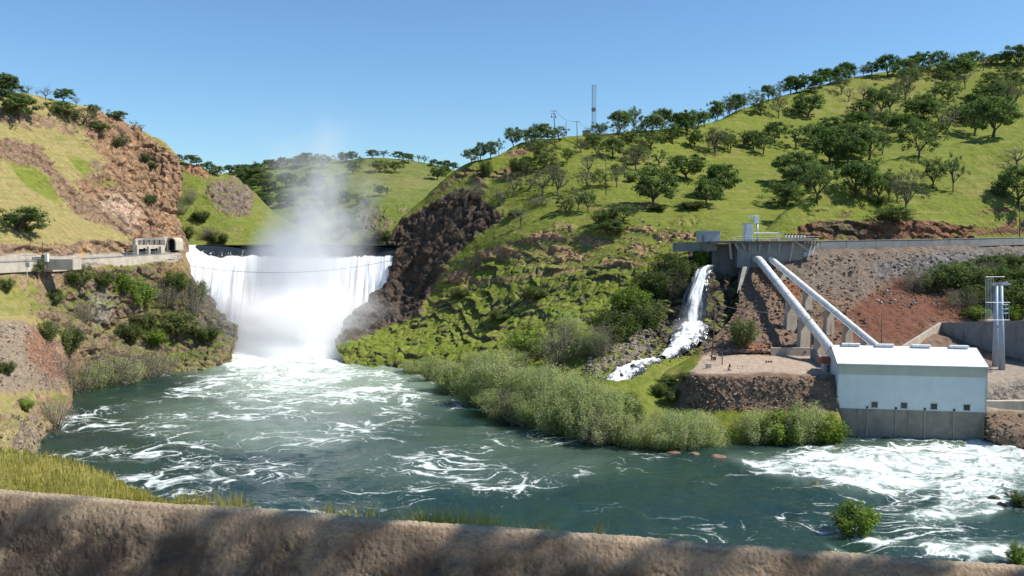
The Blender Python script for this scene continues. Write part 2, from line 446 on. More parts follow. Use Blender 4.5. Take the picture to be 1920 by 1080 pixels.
# ------------------------------------------------------------------ terrain
TERRAIN = []
GRIDS = {}
def loft(name, rows, nu, nv, maskf, wrapL=None, wrapR=None, back=True, amp=1.0, seed=0, label=None, strata=0.0, rowx=None, backz=(18, 80)):
    R = []; us = np.linspace(0, 1, nu)
    for r in rows:
        if any(len(q) == 4 for q in r):            # (px, py, None, z): height given
            P = np.array([atz(q[0], q[1], q[3]) if q[2] is None else at(*q[:3]) for q in r])
        else:
            P = np.array([at(*q[:3]) for q in r])
        x = np.array([q[0] for q in r], float)
        R.append(pchip(x, P, x[0] + us * (x[-1] - x[0])))
    R = np.array(R)
    px, py = proj(R)
    inc = np.mean(np.hypot(np.diff(px, axis=0), np.diff(py, axis=0)), axis=1) + 4
    if back:
        k1 = (1 + 45 / R[0][:, 1:2]); k2 = (1 + 170 / R[0][:, 1:2])
        b1 = R[0] * np.concatenate([k1, k1, np.ones_like(k1)], 1) + [0, 0, -backz[0]]; b2 = R[0] * np.concatenate([k2, k2, np.ones_like(k2)], 1) + [0, 0, -backz[1]]
        R = np.concatenate([[b2, b1], R]); inc = np.concatenate([[14, 14], inc])
    t = np.concatenate([[0], np.cumsum(inc)])
    G = pchip(t, R.reshape(len(R), -1), np.linspace(0, t[-1], nv)).reshape(nv, nu, 3)
    gpx, gpy = proj(G)
    du = np.gradient(G, axis=1); dv = np.gradient(G, axis=0)
    N = np.cross(dv, du); N /= np.linalg.norm(N, axis=-1, keepdims=True) + 1e-9
    wx = (fbm(G, 0.06, 3, seed + 71) - 0.5) * 26; wy = (fbm(G, 0.06, 3, seed + 72) - 0.5) * 22
    mk = maskf(gpx + wx, gpy + wy, G, N)
    rock, dry, dirt, tint = mk['rock'], mk['dry'], mk['dirt'], mk['tint']
    rough = np.clip(mk.get('rough', rock), 0, 1)
    zs = mk.get('zs', 1.0)
    # displacement: fractured blocks, ridges and ledges where there is rock, soft humps in grass
    Q = G * np.array([1, 1, 1.0])
    r1 = fbm(Q, 1 / 16.0, 5, seed + 1, 0.55, True) - 0.55
    c1, c2, ci = cells(Q * np.array([1, 1, zs]) + 3 * (fbm(Q, 0.2, 2, seed + 5)[..., None] - 0.5), 1 / 5.0, seed + 9)
    e1, e2, ei = cells(Q * np.array([1, 1, zs]), 1 / 2.1, seed + 29)
    bl = mk.get('block', 1.0)
    d = rough * (3.6 * r1 + bl * (2.2 * (ci - 0.5) - 5.0 * np.clip(0.22 - (c2 - c1), 0, 1) + 0.9 * (ei - 0.5)) + (1 - bl) * (fbm(Q, 1 / 2.2, 3, seed + 41) - 0.5) * 3.0)
    h = (1 - rough) * ((fbm(Q, 1 / 22.0, 4, seed + 3) - 0.5) * 2.6 + (fbm(Q, 1 / 4.0, 3, seed + 4) - 0.5) * 0.9)
    D = N * (d + h)[..., None] * amp
    if strata > 0:
        zz = (G[..., 2] + 0.10 * G[..., 0] + 26.0 * (fbm(Q, 1 / 42.0, 4, seed + 6) - 0.5)) / 4.8
        fr = zz - np.floor(zz)
        saw = np.where(fr < 0.72, fr / 0.72, (1 - fr) / 0.28)
        w = mk.get('strata', rough) * strata
        hn = N.copy(); hn[..., 2] *= 0.15
        D = D + hn * ((0.5 - saw) * w * 1.5 * sstep(0.38, 0.62, fbm(Q, 1 / 13.0, 3, seed + 8)))[..., None]
        D[..., 2] += w * 0.0
    fl = mk.get('flat')
    if fl is not None: D = D * (1 - fl)[..., None]
    S = G + D
    du = np.gradient(S, axis=1); dv = np.gradient(S, axis=0)
    N2 = np.cross(dv, du); N2 /= np.linalg.norm(N2, axis=-1, keepdims=True) + 1e-9
    steep = sstep(0.62, 0.30, N2[..., 2]) if True else 0
    st = mk.get('steep', 1.0)
    if back: pass
    rock = np.clip(np.maximum(rock * (1 - 0.55 * sstep(0.5, 0.85, N2[..., 2]) * mk.get('moss', 1.0)), steep * st), 0, 1)
    gtint = mk.get('gtint', np.ones(S.shape))
    if wrapL is not None:
        e = S[:, :1] + np.array(wrapL); S = np.concatenate([e, S], 1)
        rock, dry, dirt = [np.concatenate([q[:, :1], q], 1) for q in (rock, dry, dirt)]
        tint = np.concatenate([tint[:, :1], tint], 1); gtint = np.concatenate([gtint[:, :1], gtint], 1)
    if wrapR is not None:
        e = S[:, -1:] + np.array(wrapR); S = np.concatenate([S, e], 1)
        rock, dry, dirt = [np.concatenate([q, q[:, -1:]], 1) for q in (rock, dry, dirt)]
        tint = np.concatenate([tint, tint[:, -1:]], 1); gtint = np.concatenate([gtint, gtint[:, -1:]], 1)
    nv2, nu2 = S.shape[:2]
    me = mesh_np(name, S.reshape(-1, 3), gridfaces(nv2, nu2), M['land'])
    attr_col(me, "mask", np.stack([rock, dry, dirt], -1).reshape(-1, 3))
    attr_col(me, "tint", tint.reshape(-1, 3)); attr_col(me, "grass_tint", gtint.reshape(-1, 3))
    o = link(name, me); tag(o, label, "hill", None, "structure")
    TERRAIN.append(o); GRIDS[name] = S
    return o

def tints(px, base, *items):
    """items: (weight array, colour)"""
    t = np.ones(px.shape + (3,)) * np.array(base)
    for w, c in items: t = t * (1 - w[..., None]) + w[..., None] * np.array(c)
    return t
def mx(*a):
    r = a[0]
    for q in a[1:]: r = np.maximum(r, q)
    return r

# --- far hill behind the reservoir
def m_far(px, py, G, N):
    rock = mx(0.85 * ell(px, py, 705, 418, 45, 32, 20), 0.7 * ell(px, py, 600, 327, 45, 8, 5), 0.8 * ell(px, py, 765, 395, 34, 12, 25), 0.6 * ell(px, py, 540, 335, 40, 8))
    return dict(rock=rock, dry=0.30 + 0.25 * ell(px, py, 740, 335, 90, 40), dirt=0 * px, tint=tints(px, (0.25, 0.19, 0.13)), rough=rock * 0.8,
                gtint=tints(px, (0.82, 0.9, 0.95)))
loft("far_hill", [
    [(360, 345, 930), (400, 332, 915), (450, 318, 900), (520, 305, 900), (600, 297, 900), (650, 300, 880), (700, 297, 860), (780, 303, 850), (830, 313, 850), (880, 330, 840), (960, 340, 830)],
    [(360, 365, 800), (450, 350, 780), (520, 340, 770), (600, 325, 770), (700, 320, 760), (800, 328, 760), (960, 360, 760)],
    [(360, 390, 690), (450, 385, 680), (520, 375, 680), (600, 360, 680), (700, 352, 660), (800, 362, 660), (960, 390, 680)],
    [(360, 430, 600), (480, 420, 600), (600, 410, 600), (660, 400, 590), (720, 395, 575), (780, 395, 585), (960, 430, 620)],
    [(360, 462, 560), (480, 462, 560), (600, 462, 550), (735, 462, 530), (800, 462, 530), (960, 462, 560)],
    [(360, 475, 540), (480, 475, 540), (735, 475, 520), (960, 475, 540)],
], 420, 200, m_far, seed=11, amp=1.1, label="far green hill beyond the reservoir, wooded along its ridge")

# --- left valley side behind the near cliff
def m_mid(px, py, G, N):
    rg = ell(px, py, 435, 368, 52, 38, 25); ro = ell(px, py, 372, 322, 34, 13, 15)
    rock = mx(rg, ro, 0.5 * ell(px, py, 350, 400, 30, 20))
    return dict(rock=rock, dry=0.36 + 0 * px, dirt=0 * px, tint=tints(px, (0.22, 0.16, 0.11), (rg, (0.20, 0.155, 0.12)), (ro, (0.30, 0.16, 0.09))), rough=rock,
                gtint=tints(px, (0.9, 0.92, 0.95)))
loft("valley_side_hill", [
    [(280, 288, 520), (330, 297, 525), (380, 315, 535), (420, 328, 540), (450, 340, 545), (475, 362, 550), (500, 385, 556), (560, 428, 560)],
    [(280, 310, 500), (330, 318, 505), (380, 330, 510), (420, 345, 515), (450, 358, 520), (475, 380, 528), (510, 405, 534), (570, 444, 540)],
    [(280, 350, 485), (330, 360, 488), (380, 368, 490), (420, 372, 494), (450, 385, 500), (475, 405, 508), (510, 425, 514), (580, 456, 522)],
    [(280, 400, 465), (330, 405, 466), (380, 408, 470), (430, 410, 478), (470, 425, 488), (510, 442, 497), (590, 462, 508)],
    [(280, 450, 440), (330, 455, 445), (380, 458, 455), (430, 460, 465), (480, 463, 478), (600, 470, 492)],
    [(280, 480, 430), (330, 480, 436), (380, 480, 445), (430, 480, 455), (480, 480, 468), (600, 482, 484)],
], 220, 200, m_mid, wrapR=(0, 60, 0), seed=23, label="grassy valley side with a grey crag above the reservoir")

# --- left hill with the orange cliff, the canal bench and the river bank below
LX = -160
def m_left(px, py, G, N):
    cliff = pol(px, py, [(165, 203), (215, 213), (261, 240), (326, 290), (350, 335), (335, 400), (350, 440), (345, 465), (250, 452), (238, 432), (165, 385), (150, 350), (190, 330), (205, 300), (160, 250)], 14)
    band = pol(px, py, [(-200, 262), (10, 262), (72, 272), (112, 330), (165, 380), (240, 425), (245, 445), (200, 425), (150, 405), (105, 365), (70, 312), (10, 305), (-200, 300)], 7)
    cut = pol(px, py, [(LX - 50, 459), (100, 458), (215, 448), (260, 450), (340, 455), (340, 480), (LX - 50, 486)], 4)
    low = pol(px, py, [(95, 560), (150, 520), (240, 500), (340, 486), (385, 530), (450, 600), (440, 700), (320, 705), (190, 700), (140, 650), (70, 575)], 18)
    nearb = pol(px, py, [(-200, 800), (30, 770), (100, 790), (100, 880), (-200, 960)], 14)
    scree = pol(px, py, [(-200, 590), (40, 600), (95, 640), (135, 700), (110, 735), (-200, 730)], 16)
    red = pol(px, py, [(50, 610), (100, 640), (130, 700), (95, 720), (50, 670)], 14)
    wet = pol(px, py, [(350, 500), (445, 590), (450, 650), (380, 640), (360, 560)], 20)
    green = mx(0.6 * ell(px, py, 30, 550, 70, 45), ell(px, py, 130, 755, 60, 12), ell(px, py, 60, 330, 80, 18, 45), ell(px, py, 175, 325, 60, 20, 30), ell(px, py, 250, 540, 120, 40), ell(px, py, 350, 650, 60, 25))
    bench = pol(px, py, [(LX - 50, 484), (340, 470), (350, 478), (330, 492), (170, 502), (LX - 50, 522)], 3)
    rock = mx(cliff * 0.9, band, cut, low * 0.54, nearb * 0.5, wet * 0.9, scree * 0.25)
    rock = rock * (1 - 0.7 * ell(px, py, 175, 325, 70, 22, 30)) * (1 - bench)
    tint = tints(px, (0.25, 0.17, 0.105), (cliff, (0.285, 0.180, 0.105)), (ell(px, py, 225, 400, 45, 40), (0.40, 0.29, 0.20)), (band, (0.23, 0.155, 0.10)), (cut, (0.27, 0.18, 0.115)),
                 (low, (0.185, 0.135, 0.09)), (ell(px, py, 350, 510, 40, 35), (0.30, 0.175, 0.105)), (ell(px, py, 185, 575, 30, 32), (0.27, 0.235, 0.19)), (nearb, (0.24, 0.19, 0.135)),
                 (scree, (0.235, 0.19, 0.135)), (red, (0.22, 0.125, 0.08)), (wet, (0.12, 0.105, 0.085)), (bench, (0.34, 0.30, 0.24)), (ell(px, py, 153, 470, 10, 18, 20), (0.40, 0.24, 0.115)))
    return dict(rock=rock, dry=np.clip(0.95 - 0.75 * green - 0.40 * low, 0, 1), dirt=mx(scree * 0.95, bench * 0.8), tint=tint, rough=np.clip(mx(cliff, band * 0.8, cut * 0.45, low * 0.9, nearb * 0.7, wet), 0, 1) * (1 - bench),
                flat=bench * 0.9, moss=1 - 0.6 * cliff, strata=mx(cliff * 0.45, cut * 0.5, low * 0.4), gtint=tints(px, (1, 1, 1), (low, (0.72, 0.8, 0.8))))
def LO(px): return float(np.interp(px, [-160, 0, 100, 200, 260, 330, 360], [34, 40, 44, 42, 30, 10, 0]))
def lrow(r): return [(x, y, Y + LO(x)) for x, y, Y in r]
loft("left_hill", [
    lrow([(LX, 155, 305), (0, 173, 330), (60, 179, 345), (130, 195, 365), (170, 205, 380), (215, 224, 395), (261, 245, 405), (310, 270, 415), (326, 297, 420)]),
    lrow([(LX, 235, 285), (0, 250, 305), (80, 260, 322), (150, 268, 342), (220, 285, 365), (280, 308, 392), (318, 322, 404), (343, 340, 414)]),
    lrow([(LX, 335, 258), (0, 340, 278), (80, 350, 296), (150, 362, 318), (220, 372, 347), (280, 375, 374), (312, 385, 388), (328, 398, 402)]),
    lrow([(LX, 430, 236), (0, 430, 256), (80, 425, 276), (150, 428, 298), (220, 432, 328), (270, 436, 354), (312, 438, 378), (340, 425, 400)]),
    lrow([(LX, 460, 230), (0, 456, 250), (100, 455, 272), (200, 453, 305), (250, 452, 337), (300, 455, 366), (332, 458, 387), (354, 460, 412)]),
    lrow([(LX, 488, 226), (0, 484, 247), (100, 481, 269), (200, 477, 302), (250, 475, 333), (300, 473, 362), (335, 470, 385), (356, 472, 410)]),
    lrow([(LX, 508, 216), (0, 500, 238), (100, 496, 260), (200, 489, 292), (260, 484, 326), (330, 477, 374), (350, 474, 402)]),
    lrow([(LX, 530, 215), (0, 517, 237), (100, 508, 259), (200, 500, 291), (330, 489, 372), (354, 492, 398)]),
    [(LX, 605, 232), (0, 592, 258), (100, 572, 294), (200, 552, 328), (290, 540, 356), (350, 525, 376), (380, 545, 390)],
    [(LX, 690, 210), (0, 655, 236), (100, 642, 278), (200, 622, 325), (300, 608, 350), (380, 595, 367), (425, 592, 384)],
    [(LX, 800, 185), (0, 745, 207), (80, 715, 247), (150, 692, 300), (220, 677, 318), (300, 664, 340), (380, 652, 353), (448, 612, 380)],
    [(LX, 1160, None, -1.5), (0, 985, None, -1.5), (70, 866, None, -1.5), (100, 822, None, -1.5), (130, 772, None, -1.5), (145, 746, None, -1.5), (200, 732, None, -1.5), (310, 704, None, -1.5), (400, 699, None, -1.5), (432, 686, None, -1.5), (440, 640, None, -1.5)],
    [(LX, 1200, None, -5), (0, 1020, None, -5), (100, 850, None, -5), (150, 770, None, -5), (310, 724, None, -5), (400, 718, None, -5), (436, 707, None, -5), (446, 650, None, -5)],
], 560, 560, m_left, wrapR=(-24, 30, 0), seed=37, strata=2.2, label="dry grassy hill with an orange rock cliff above the canal")

# --- central hill: shaded gorge cliff, grassy slope, mossy ledged foot, the big hillside to the right
def m_cen(px, py, G, N):
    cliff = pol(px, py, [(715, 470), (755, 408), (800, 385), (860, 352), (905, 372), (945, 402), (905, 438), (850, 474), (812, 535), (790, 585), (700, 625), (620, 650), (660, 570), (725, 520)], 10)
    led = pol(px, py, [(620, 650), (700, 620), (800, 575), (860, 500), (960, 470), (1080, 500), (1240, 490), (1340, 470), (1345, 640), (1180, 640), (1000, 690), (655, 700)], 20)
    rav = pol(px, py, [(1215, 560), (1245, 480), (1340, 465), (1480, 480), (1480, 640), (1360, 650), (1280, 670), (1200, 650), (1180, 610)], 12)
    oc = mx(ell(px, py, 1055, 430, 24, 11), ell(px, py, 1020, 450, 34, 10), ell(px, py, 1215, 435, 24, 9), ell(px, py, 1290, 415, 28, 16), ell(px, py, 1270, 445, 50, 13), ell(px, py, 1180, 430, 20, 8), ell(px, py, 940, 475, 50, 14), ell(px, py, 1060, 480, 50, 10), ell(px, py, 1160, 490, 36, 9), ell(px, py, 1110, 455, 40, 8), ell(px, py, 1330, 395, 14, 5), ell(px, py, 870, 515, 40, 12), ell(px, py, 1200, 470, 40, 10))
    topc = mx(ell(px, py, 960, 322, 44, 13, -8), ell(px, py, 970, 283, 34, 9, -15), ell(px, py, 905, 340, 16, 30), ell(px, py, 870, 320, 20, 7, -25), ell(px, py, 760, 430, 30, 8, -40))
    trail = mx(pol(px, py, [(870, 526), (1000, 512), (1240, 482), (1240, 489), (1000, 520), (870, 534)], 3), 0.8 * pol(px, py, [(1110, 386), (1230, 383), (1230, 388), (1110, 391)], 2), 0.7 * pol(px, py, [(1240, 302), (1400, 280), (1400, 284), (1240, 307)], 2))
    rip = pol(px, py, [(1090, 680), (1110, 640), (1180, 610), (1215, 625), (1215, 680), (1170, 700), (1110, 705)], 8)
    rock = mx(cliff, led * 0.5, rav * 0.85, oc * 0.8, topc * 0.85, rip)
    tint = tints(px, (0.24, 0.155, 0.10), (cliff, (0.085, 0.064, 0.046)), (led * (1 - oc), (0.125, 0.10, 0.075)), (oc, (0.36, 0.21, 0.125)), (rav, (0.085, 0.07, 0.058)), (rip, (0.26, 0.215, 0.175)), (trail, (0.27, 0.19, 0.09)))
    dry = 0.07 + 0.30 * oc + 0.35 * ell(px, py, 1620, 180, 180, 40, -10) + 0.25 * ell(px, py, 1250, 300, 200, 30) + 0.18 * led + 0.3 * ell(px, py, 1100, 470, 160, 50)
    return dict(rock=rock, dry=np.clip(dry, 0, 1), dirt=trail * 0.75, tint=tint, rough=np.clip(mx(cliff, led * 0.46, rav, oc * 0.7, topc * 0.8, rip * 0.5), 0, 1),
                strata=mx(led, cliff * 0.2, topc), zs=0.5, moss=1.0 - 0.8 * cliff, gtint=tints(px, (1, 1, 1), (led, (1.06, 1.12, 0.95))))
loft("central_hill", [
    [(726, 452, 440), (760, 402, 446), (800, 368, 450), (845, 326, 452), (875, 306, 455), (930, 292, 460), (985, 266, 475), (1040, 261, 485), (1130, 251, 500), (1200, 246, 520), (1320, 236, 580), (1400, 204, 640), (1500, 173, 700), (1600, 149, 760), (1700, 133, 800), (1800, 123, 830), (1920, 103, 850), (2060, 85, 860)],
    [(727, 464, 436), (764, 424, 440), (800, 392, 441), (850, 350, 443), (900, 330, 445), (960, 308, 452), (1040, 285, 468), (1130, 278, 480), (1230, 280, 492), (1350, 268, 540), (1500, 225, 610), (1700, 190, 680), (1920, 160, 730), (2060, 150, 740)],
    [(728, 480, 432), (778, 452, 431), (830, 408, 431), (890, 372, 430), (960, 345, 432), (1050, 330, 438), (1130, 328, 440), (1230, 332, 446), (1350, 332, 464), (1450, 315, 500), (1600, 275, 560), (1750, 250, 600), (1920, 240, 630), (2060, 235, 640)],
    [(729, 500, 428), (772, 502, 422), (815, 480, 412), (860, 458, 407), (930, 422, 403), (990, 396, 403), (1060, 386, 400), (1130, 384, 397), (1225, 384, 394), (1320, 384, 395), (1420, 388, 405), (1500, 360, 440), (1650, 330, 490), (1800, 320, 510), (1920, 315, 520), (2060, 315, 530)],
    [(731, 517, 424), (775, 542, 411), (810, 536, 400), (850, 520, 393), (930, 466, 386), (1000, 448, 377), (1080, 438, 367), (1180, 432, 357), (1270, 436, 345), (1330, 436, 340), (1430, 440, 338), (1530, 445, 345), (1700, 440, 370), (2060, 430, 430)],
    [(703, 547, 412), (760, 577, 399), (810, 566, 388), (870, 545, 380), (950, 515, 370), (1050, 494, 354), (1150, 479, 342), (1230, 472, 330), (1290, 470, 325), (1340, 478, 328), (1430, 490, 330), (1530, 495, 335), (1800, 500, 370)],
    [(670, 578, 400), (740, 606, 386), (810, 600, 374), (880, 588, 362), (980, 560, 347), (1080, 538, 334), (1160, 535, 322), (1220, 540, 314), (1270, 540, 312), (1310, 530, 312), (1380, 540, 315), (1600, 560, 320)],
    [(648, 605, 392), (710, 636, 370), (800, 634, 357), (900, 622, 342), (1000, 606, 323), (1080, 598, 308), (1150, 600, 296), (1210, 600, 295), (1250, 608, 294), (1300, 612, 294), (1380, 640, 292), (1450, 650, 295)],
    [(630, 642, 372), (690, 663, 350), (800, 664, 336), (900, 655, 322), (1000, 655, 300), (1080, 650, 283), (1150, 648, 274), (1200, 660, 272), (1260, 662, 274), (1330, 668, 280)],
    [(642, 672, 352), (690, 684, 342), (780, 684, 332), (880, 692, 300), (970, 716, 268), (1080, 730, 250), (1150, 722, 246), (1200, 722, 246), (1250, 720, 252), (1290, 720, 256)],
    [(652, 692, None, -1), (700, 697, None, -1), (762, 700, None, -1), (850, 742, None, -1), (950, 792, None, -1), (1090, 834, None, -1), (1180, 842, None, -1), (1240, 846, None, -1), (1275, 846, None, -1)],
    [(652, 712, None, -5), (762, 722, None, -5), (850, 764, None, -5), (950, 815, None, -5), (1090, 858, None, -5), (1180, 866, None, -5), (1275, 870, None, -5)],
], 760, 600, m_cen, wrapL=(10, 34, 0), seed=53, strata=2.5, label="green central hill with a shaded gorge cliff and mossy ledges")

# --- right spur in front of the big hillside, with the red road cut
def m_spur(px, py, G, N):
    cut = pol(px, py, [(1500, 434), (1540, 417), (1640, 409), (1750, 412), (1820, 424), (1822, 452), (1500, 455)], 5)
    oc = mx(ell(px, py, 1590, 400, 22, 7), ell(px, py, 1870, 395, 60, 5))
    rock = mx(cut, oc * 0.6)
    return dict(rock=rock, dry=0.12 + 0.35 * ell(px, py, 1860, 340, 90, 60) + 0.2 * ell(px, py, 1560, 420, 80, 15), dirt=0 * px, tint=tints(px, (0.20, 0.10, 0.065), (ell(px, py, 1590, 430, 50, 20), (0.12, 0.085, 0.065))), rough=rock * 0.7, strata=cut)
loft("right_spur", [
    [(1414, 446, 346), (1440, 424, 352), (1480, 392, 362), (1530, 364, 374), (1600, 330, 397), (1700, 292, 432), (1800, 268, 462), (1920, 246, 490), (2060, 235, 500)],
    [(1418, 452, 341), (1460, 420, 347), (1520, 398, 357), (1600, 372, 373), (1700, 342, 396), (1800, 325, 414), (1920, 312, 428), (2060, 308, 436)],
    [(1425, 457, 337), (1480, 438, 342), (1540, 412, 351), (1640, 404, 360), (1750, 395, 370), (1850, 390, 380), (1920, 388, 388), (2060, 386, 395)],
    [(1430, 459, 334), (1500, 440, 340), (1540, 419, 345), (1640, 413, 351), (1750, 416, 359), (1812, 424, 366), (1920, 424, 380), (2060, 424, 388)],
    [(1430, 463, 331), (1500, 452, 337), (1540, 449, 341), (1640, 449, 347), (1750, 448, 355), (1812, 448, 362), (1920, 444, 377), (2060, 442, 386)],
    [(1430, 470, 324), (1535, 462, 330), (1640, 460, 337), (1750, 458, 346), (1920, 453, 370), (2060, 450, 380)],
    [(1430, 476, 323), (1535, 472, 327), (1640, 468, 334), (1750, 465, 343), (1920, 459, 366), (2060, 455, 376)],
], 460, 240, m_spur, wrapL=(26, 44, -2), seed=67, strata=1.2, label="grassy spur with a red road cut above the canal wall")

# --- rubble slope, yard terrace and river bank on the right
def m_rub(px, py, G, N):
    grav = pol(px, py, [(1500, 470), (2100, 455), (2100, 500), (1740, 500), (1730, 545), (1600, 560), (1470, 540), (1480, 500)], 12)
    red = pol(px, py, [(1640, 545), (1700, 520), (1840, 520), (1850, 600), (1740, 605), (1700, 650), (1580, 640), (1560, 610)], 14)
    red2 = mx(ell(px, py, 1475, 545, 25, 25), ell(px, py, 1430, 655, 50, 8))
    pad = pol(px, py, [(1322, 668), (1400, 662), (1560, 662), (1575, 702), (1480, 704), (1320, 702), (1290, 690)], 4)
    yard = pol(px, py, [(1780, 680), (2100, 676), (2100, 770), (1840, 772)], 6)
    grass = mx(pol(px, py, [(1318, 655), (1262, 668), (1195, 712), (1180, 770), (1190, 850), (1600, 850), (1575, 785), (1400, 772), (1262, 762), (1256, 735), (1300, 690)], 10))
    path = pol(px, py, [(1212, 720), (1225, 715), (1232, 740), (1215, 765), (1200, 760)], 5)
    veg = pol(px, py, [(1720, 500), (1920, 470), (2100, 470), (2100, 600), (1840, 600), (1760, 540)], 16)
    blk = pol(px, py, [(1640, 500), (1760, 470), (2100, 462), (2100, 500), (1760, 520), (1660, 530)], 14)
    flat = np.clip(pad + yard, 0, 1)
    tint = tints(px, (0.19, 0.135, 0.095), (grav, (0.175, 0.14, 0.11)), (blk, (0.165, 0.155, 0.14)), (red, (0.155, 0.074, 0.047)), (red2, (0.24, 0.115, 0.06)), (pad, (0.40, 0.315, 0.24)), (yard, (0.30, 0.255, 0.205)), (path, (0.28, 0.22, 0.12)))
    rock = np.clip(0.30 + 0.35 * blk - flat - grass - 0.1 * red, 0, 1)
    return dict(rock=rock, dry=0.12 + 0.3 * veg + 0.3 * path, dirt=np.clip(1 - 1.2 * grass - 0.5 * veg + path * 0.6, 0, 1), tint=tint, rough=np.clip(0.34 + 0.2 * blk - flat - 0.8 * grass, 0, 1), flat=flat * 0.92,
                block=0.15, moss=0 * px, steep=np.clip(1 - grass, 0, 1), gtint=tints(px, (0.95, 0.93, 0.85)))
loft("rubble_slope", [
    [(1386, 478, 322), (1430, 476, 321), (1535, 470, 324), (1640, 466, 332), (1750, 463, 341), (1920, 457, 364), (2060, 454, 374)],
    [(1386, 530, 312), (1420, 526, 312), (1480, 500, 313), (1535, 484, 318), (1700, 486, 328), (1920, 478, 350), (2060, 474, 358)],
    [(1384, 578, 298), (1420, 565, 298), (1500, 552, 300), (1600, 535, 306), (1700, 530, 312), (1800, 532, 318), (1920, 525, 330), (2060, 522, 336)],
    [(1350, 622, 284), (1420, 618, 282), (1500, 612, 284), (1600, 596, 288), (1700, 588, 292), (1800, 588, 297), (1920, 584, 303), (2060, 582, 307)],
    [(1316, 654, 276), (1350, 655, 272), (1420, 658, 270), (1500, 660, 269), (1560, 660, 268), (1650, 652, 270), (1700, 645, 273), (1740, 620, 282), (1800, 604, 292), (1920, 602, 296), (2060, 602, 298)],
    [(1290, 668, None, 13.0), (1330, 667, None, 14.5), (1400, 662, None, 14.5), (1480, 661, None, 14.5), (1560, 666, None, 14.5), (1700, 678, None, 14.5), (1920, 680, None, 14.5), (2060, 680, None, 14.5)],
    [(1200, 705, None, 9.0), (1262, 702, None, 11.5), (1315, 703, None, 14.5), (1400, 704, None, 14.5), (1480, 705, None, 14.5), (1560, 704, None, 14.5), (1700, 706, None, 14.5), (1850, 708, None, 14.4), (1920, 709, None, 14.4), (2060, 710, None, 14.4)],
    [(1186, 755, None, 5.0), (1262, 760, None, 5.8), (1315, 766, None, 6.2), (1400, 770, None, 6.2), (1480, 772, None, 6.2), (1566, 774, None, 6.0), (1590, 774, 236), (1835, 770, 236), (1850, 768, None, 7.4), (1920, 766, None, 7.4), (2060, 766, None, 7.4)],
    [(1186, 790, None, 2.5), (1270, 806, None, 2.2), (1400, 812, None, 2.2), (1480, 814, None, 2.0), (1566, 812, None, 1.8), (1592, 800, 236), (1832, 798, 236), (1850, 806, None, 3.5), (1920, 812, None, 3.5), (2060, 818, None, 3.5)],
    [(1186, 846, None, -1), (1270, 848, None, -1), (1400, 836, None, -1), (1480, 836, None, -1), (1566, 832, None, -1), (1594, 818, 237), (1830, 818, 237), (1850, 836, None, -1), (1920, 852, None, -1), (2060, 862, None, -1)],
    [(1186, 870, None, -5), (1270, 870, None, -5), (1400, 856, None, -5), (1568, 852, None, -5), (1596, 832, 238), (1828, 832, 238), (1852, 856, None, -5), (1920, 872, None, -5), (2060, 884, None, -5)],
], 560, 420, m_rub, wrapL=(20, 30, -3), back=False, seed=83, label="brown rubble slope and gravel terrace below the headworks")

# --- near bank just behind the parapet
WALL_A = atz(-500, 885, 47.5); WALL_B = atz(2350, 1097, 47.5)
def wall_y(x): return WALL_A[1] + (x - WALL_A[0]) / (WALL_B[0] - WALL_A[0]) * (WALL_B[1] - WALL_A[1])
def near_bank():
    nu, nv = 300, 90
    edge = [(-520, 815, 47.9), (-200, 832, 47.6), (0, 850, 47.3), (60, 856, 47.3), (140, 874, 47.25), (200, 898, 47.2), (260, 926, 47.2), (320, 949, 47.15), (450, 961, 47.1), (720, 981, 47.1), (1200, 1018, 47.0), (2400, 1108, 47.0)]
    E = np.array([atz(*q) for q in edge]); x = np.array([q[0] for q in edge], float)
    E = pchip(x, E, np.linspace(x[0], x[-1], nu))
    A = E.copy(); A[:, 1] = np.minimum(wall_y(A[:, 0]) + 0.1, E[:, 1] - 0.05); A[:, 2] = 47.35 - 0.0 * A[:, 2]
    A[:, 2] = np.where(E[:, 0] < -4.2, 47.3, 47.0)
    R = np.array([A, E, E + [-1, 2.0, -1.6], E + [-4, 9, -9], E + [-6, 40, -40], E + [-8, 70, -54]])
    G = pchip([0, 1, 1.5, 2, 3, 4], R.reshape(6, -1), np.linspace(0, 4, nv)).reshape(nv, nu, 3)
    G[..., 2] += (fbm(G, 0.6, 3, 5) - 0.5) * 0.16
    me = mesh_np("near_bank", G.reshape(-1, 3), gridfaces(nv, nu), M['land'])
    n = nu * nv
    attr_col(me, "mask", np.tile([0.0, 0.55, 0.0], (n, 1))); attr_col(me, "tint", np.tile([0.25, 0.18, 0.1], (n, 1))); attr_col(me, "grass_tint", np.ones((n, 3)))
    tag(link("near_bank", me), "grassy near bank just beyond the concrete wall", "bank", None, "structure")
    return G
NB = near_bank()

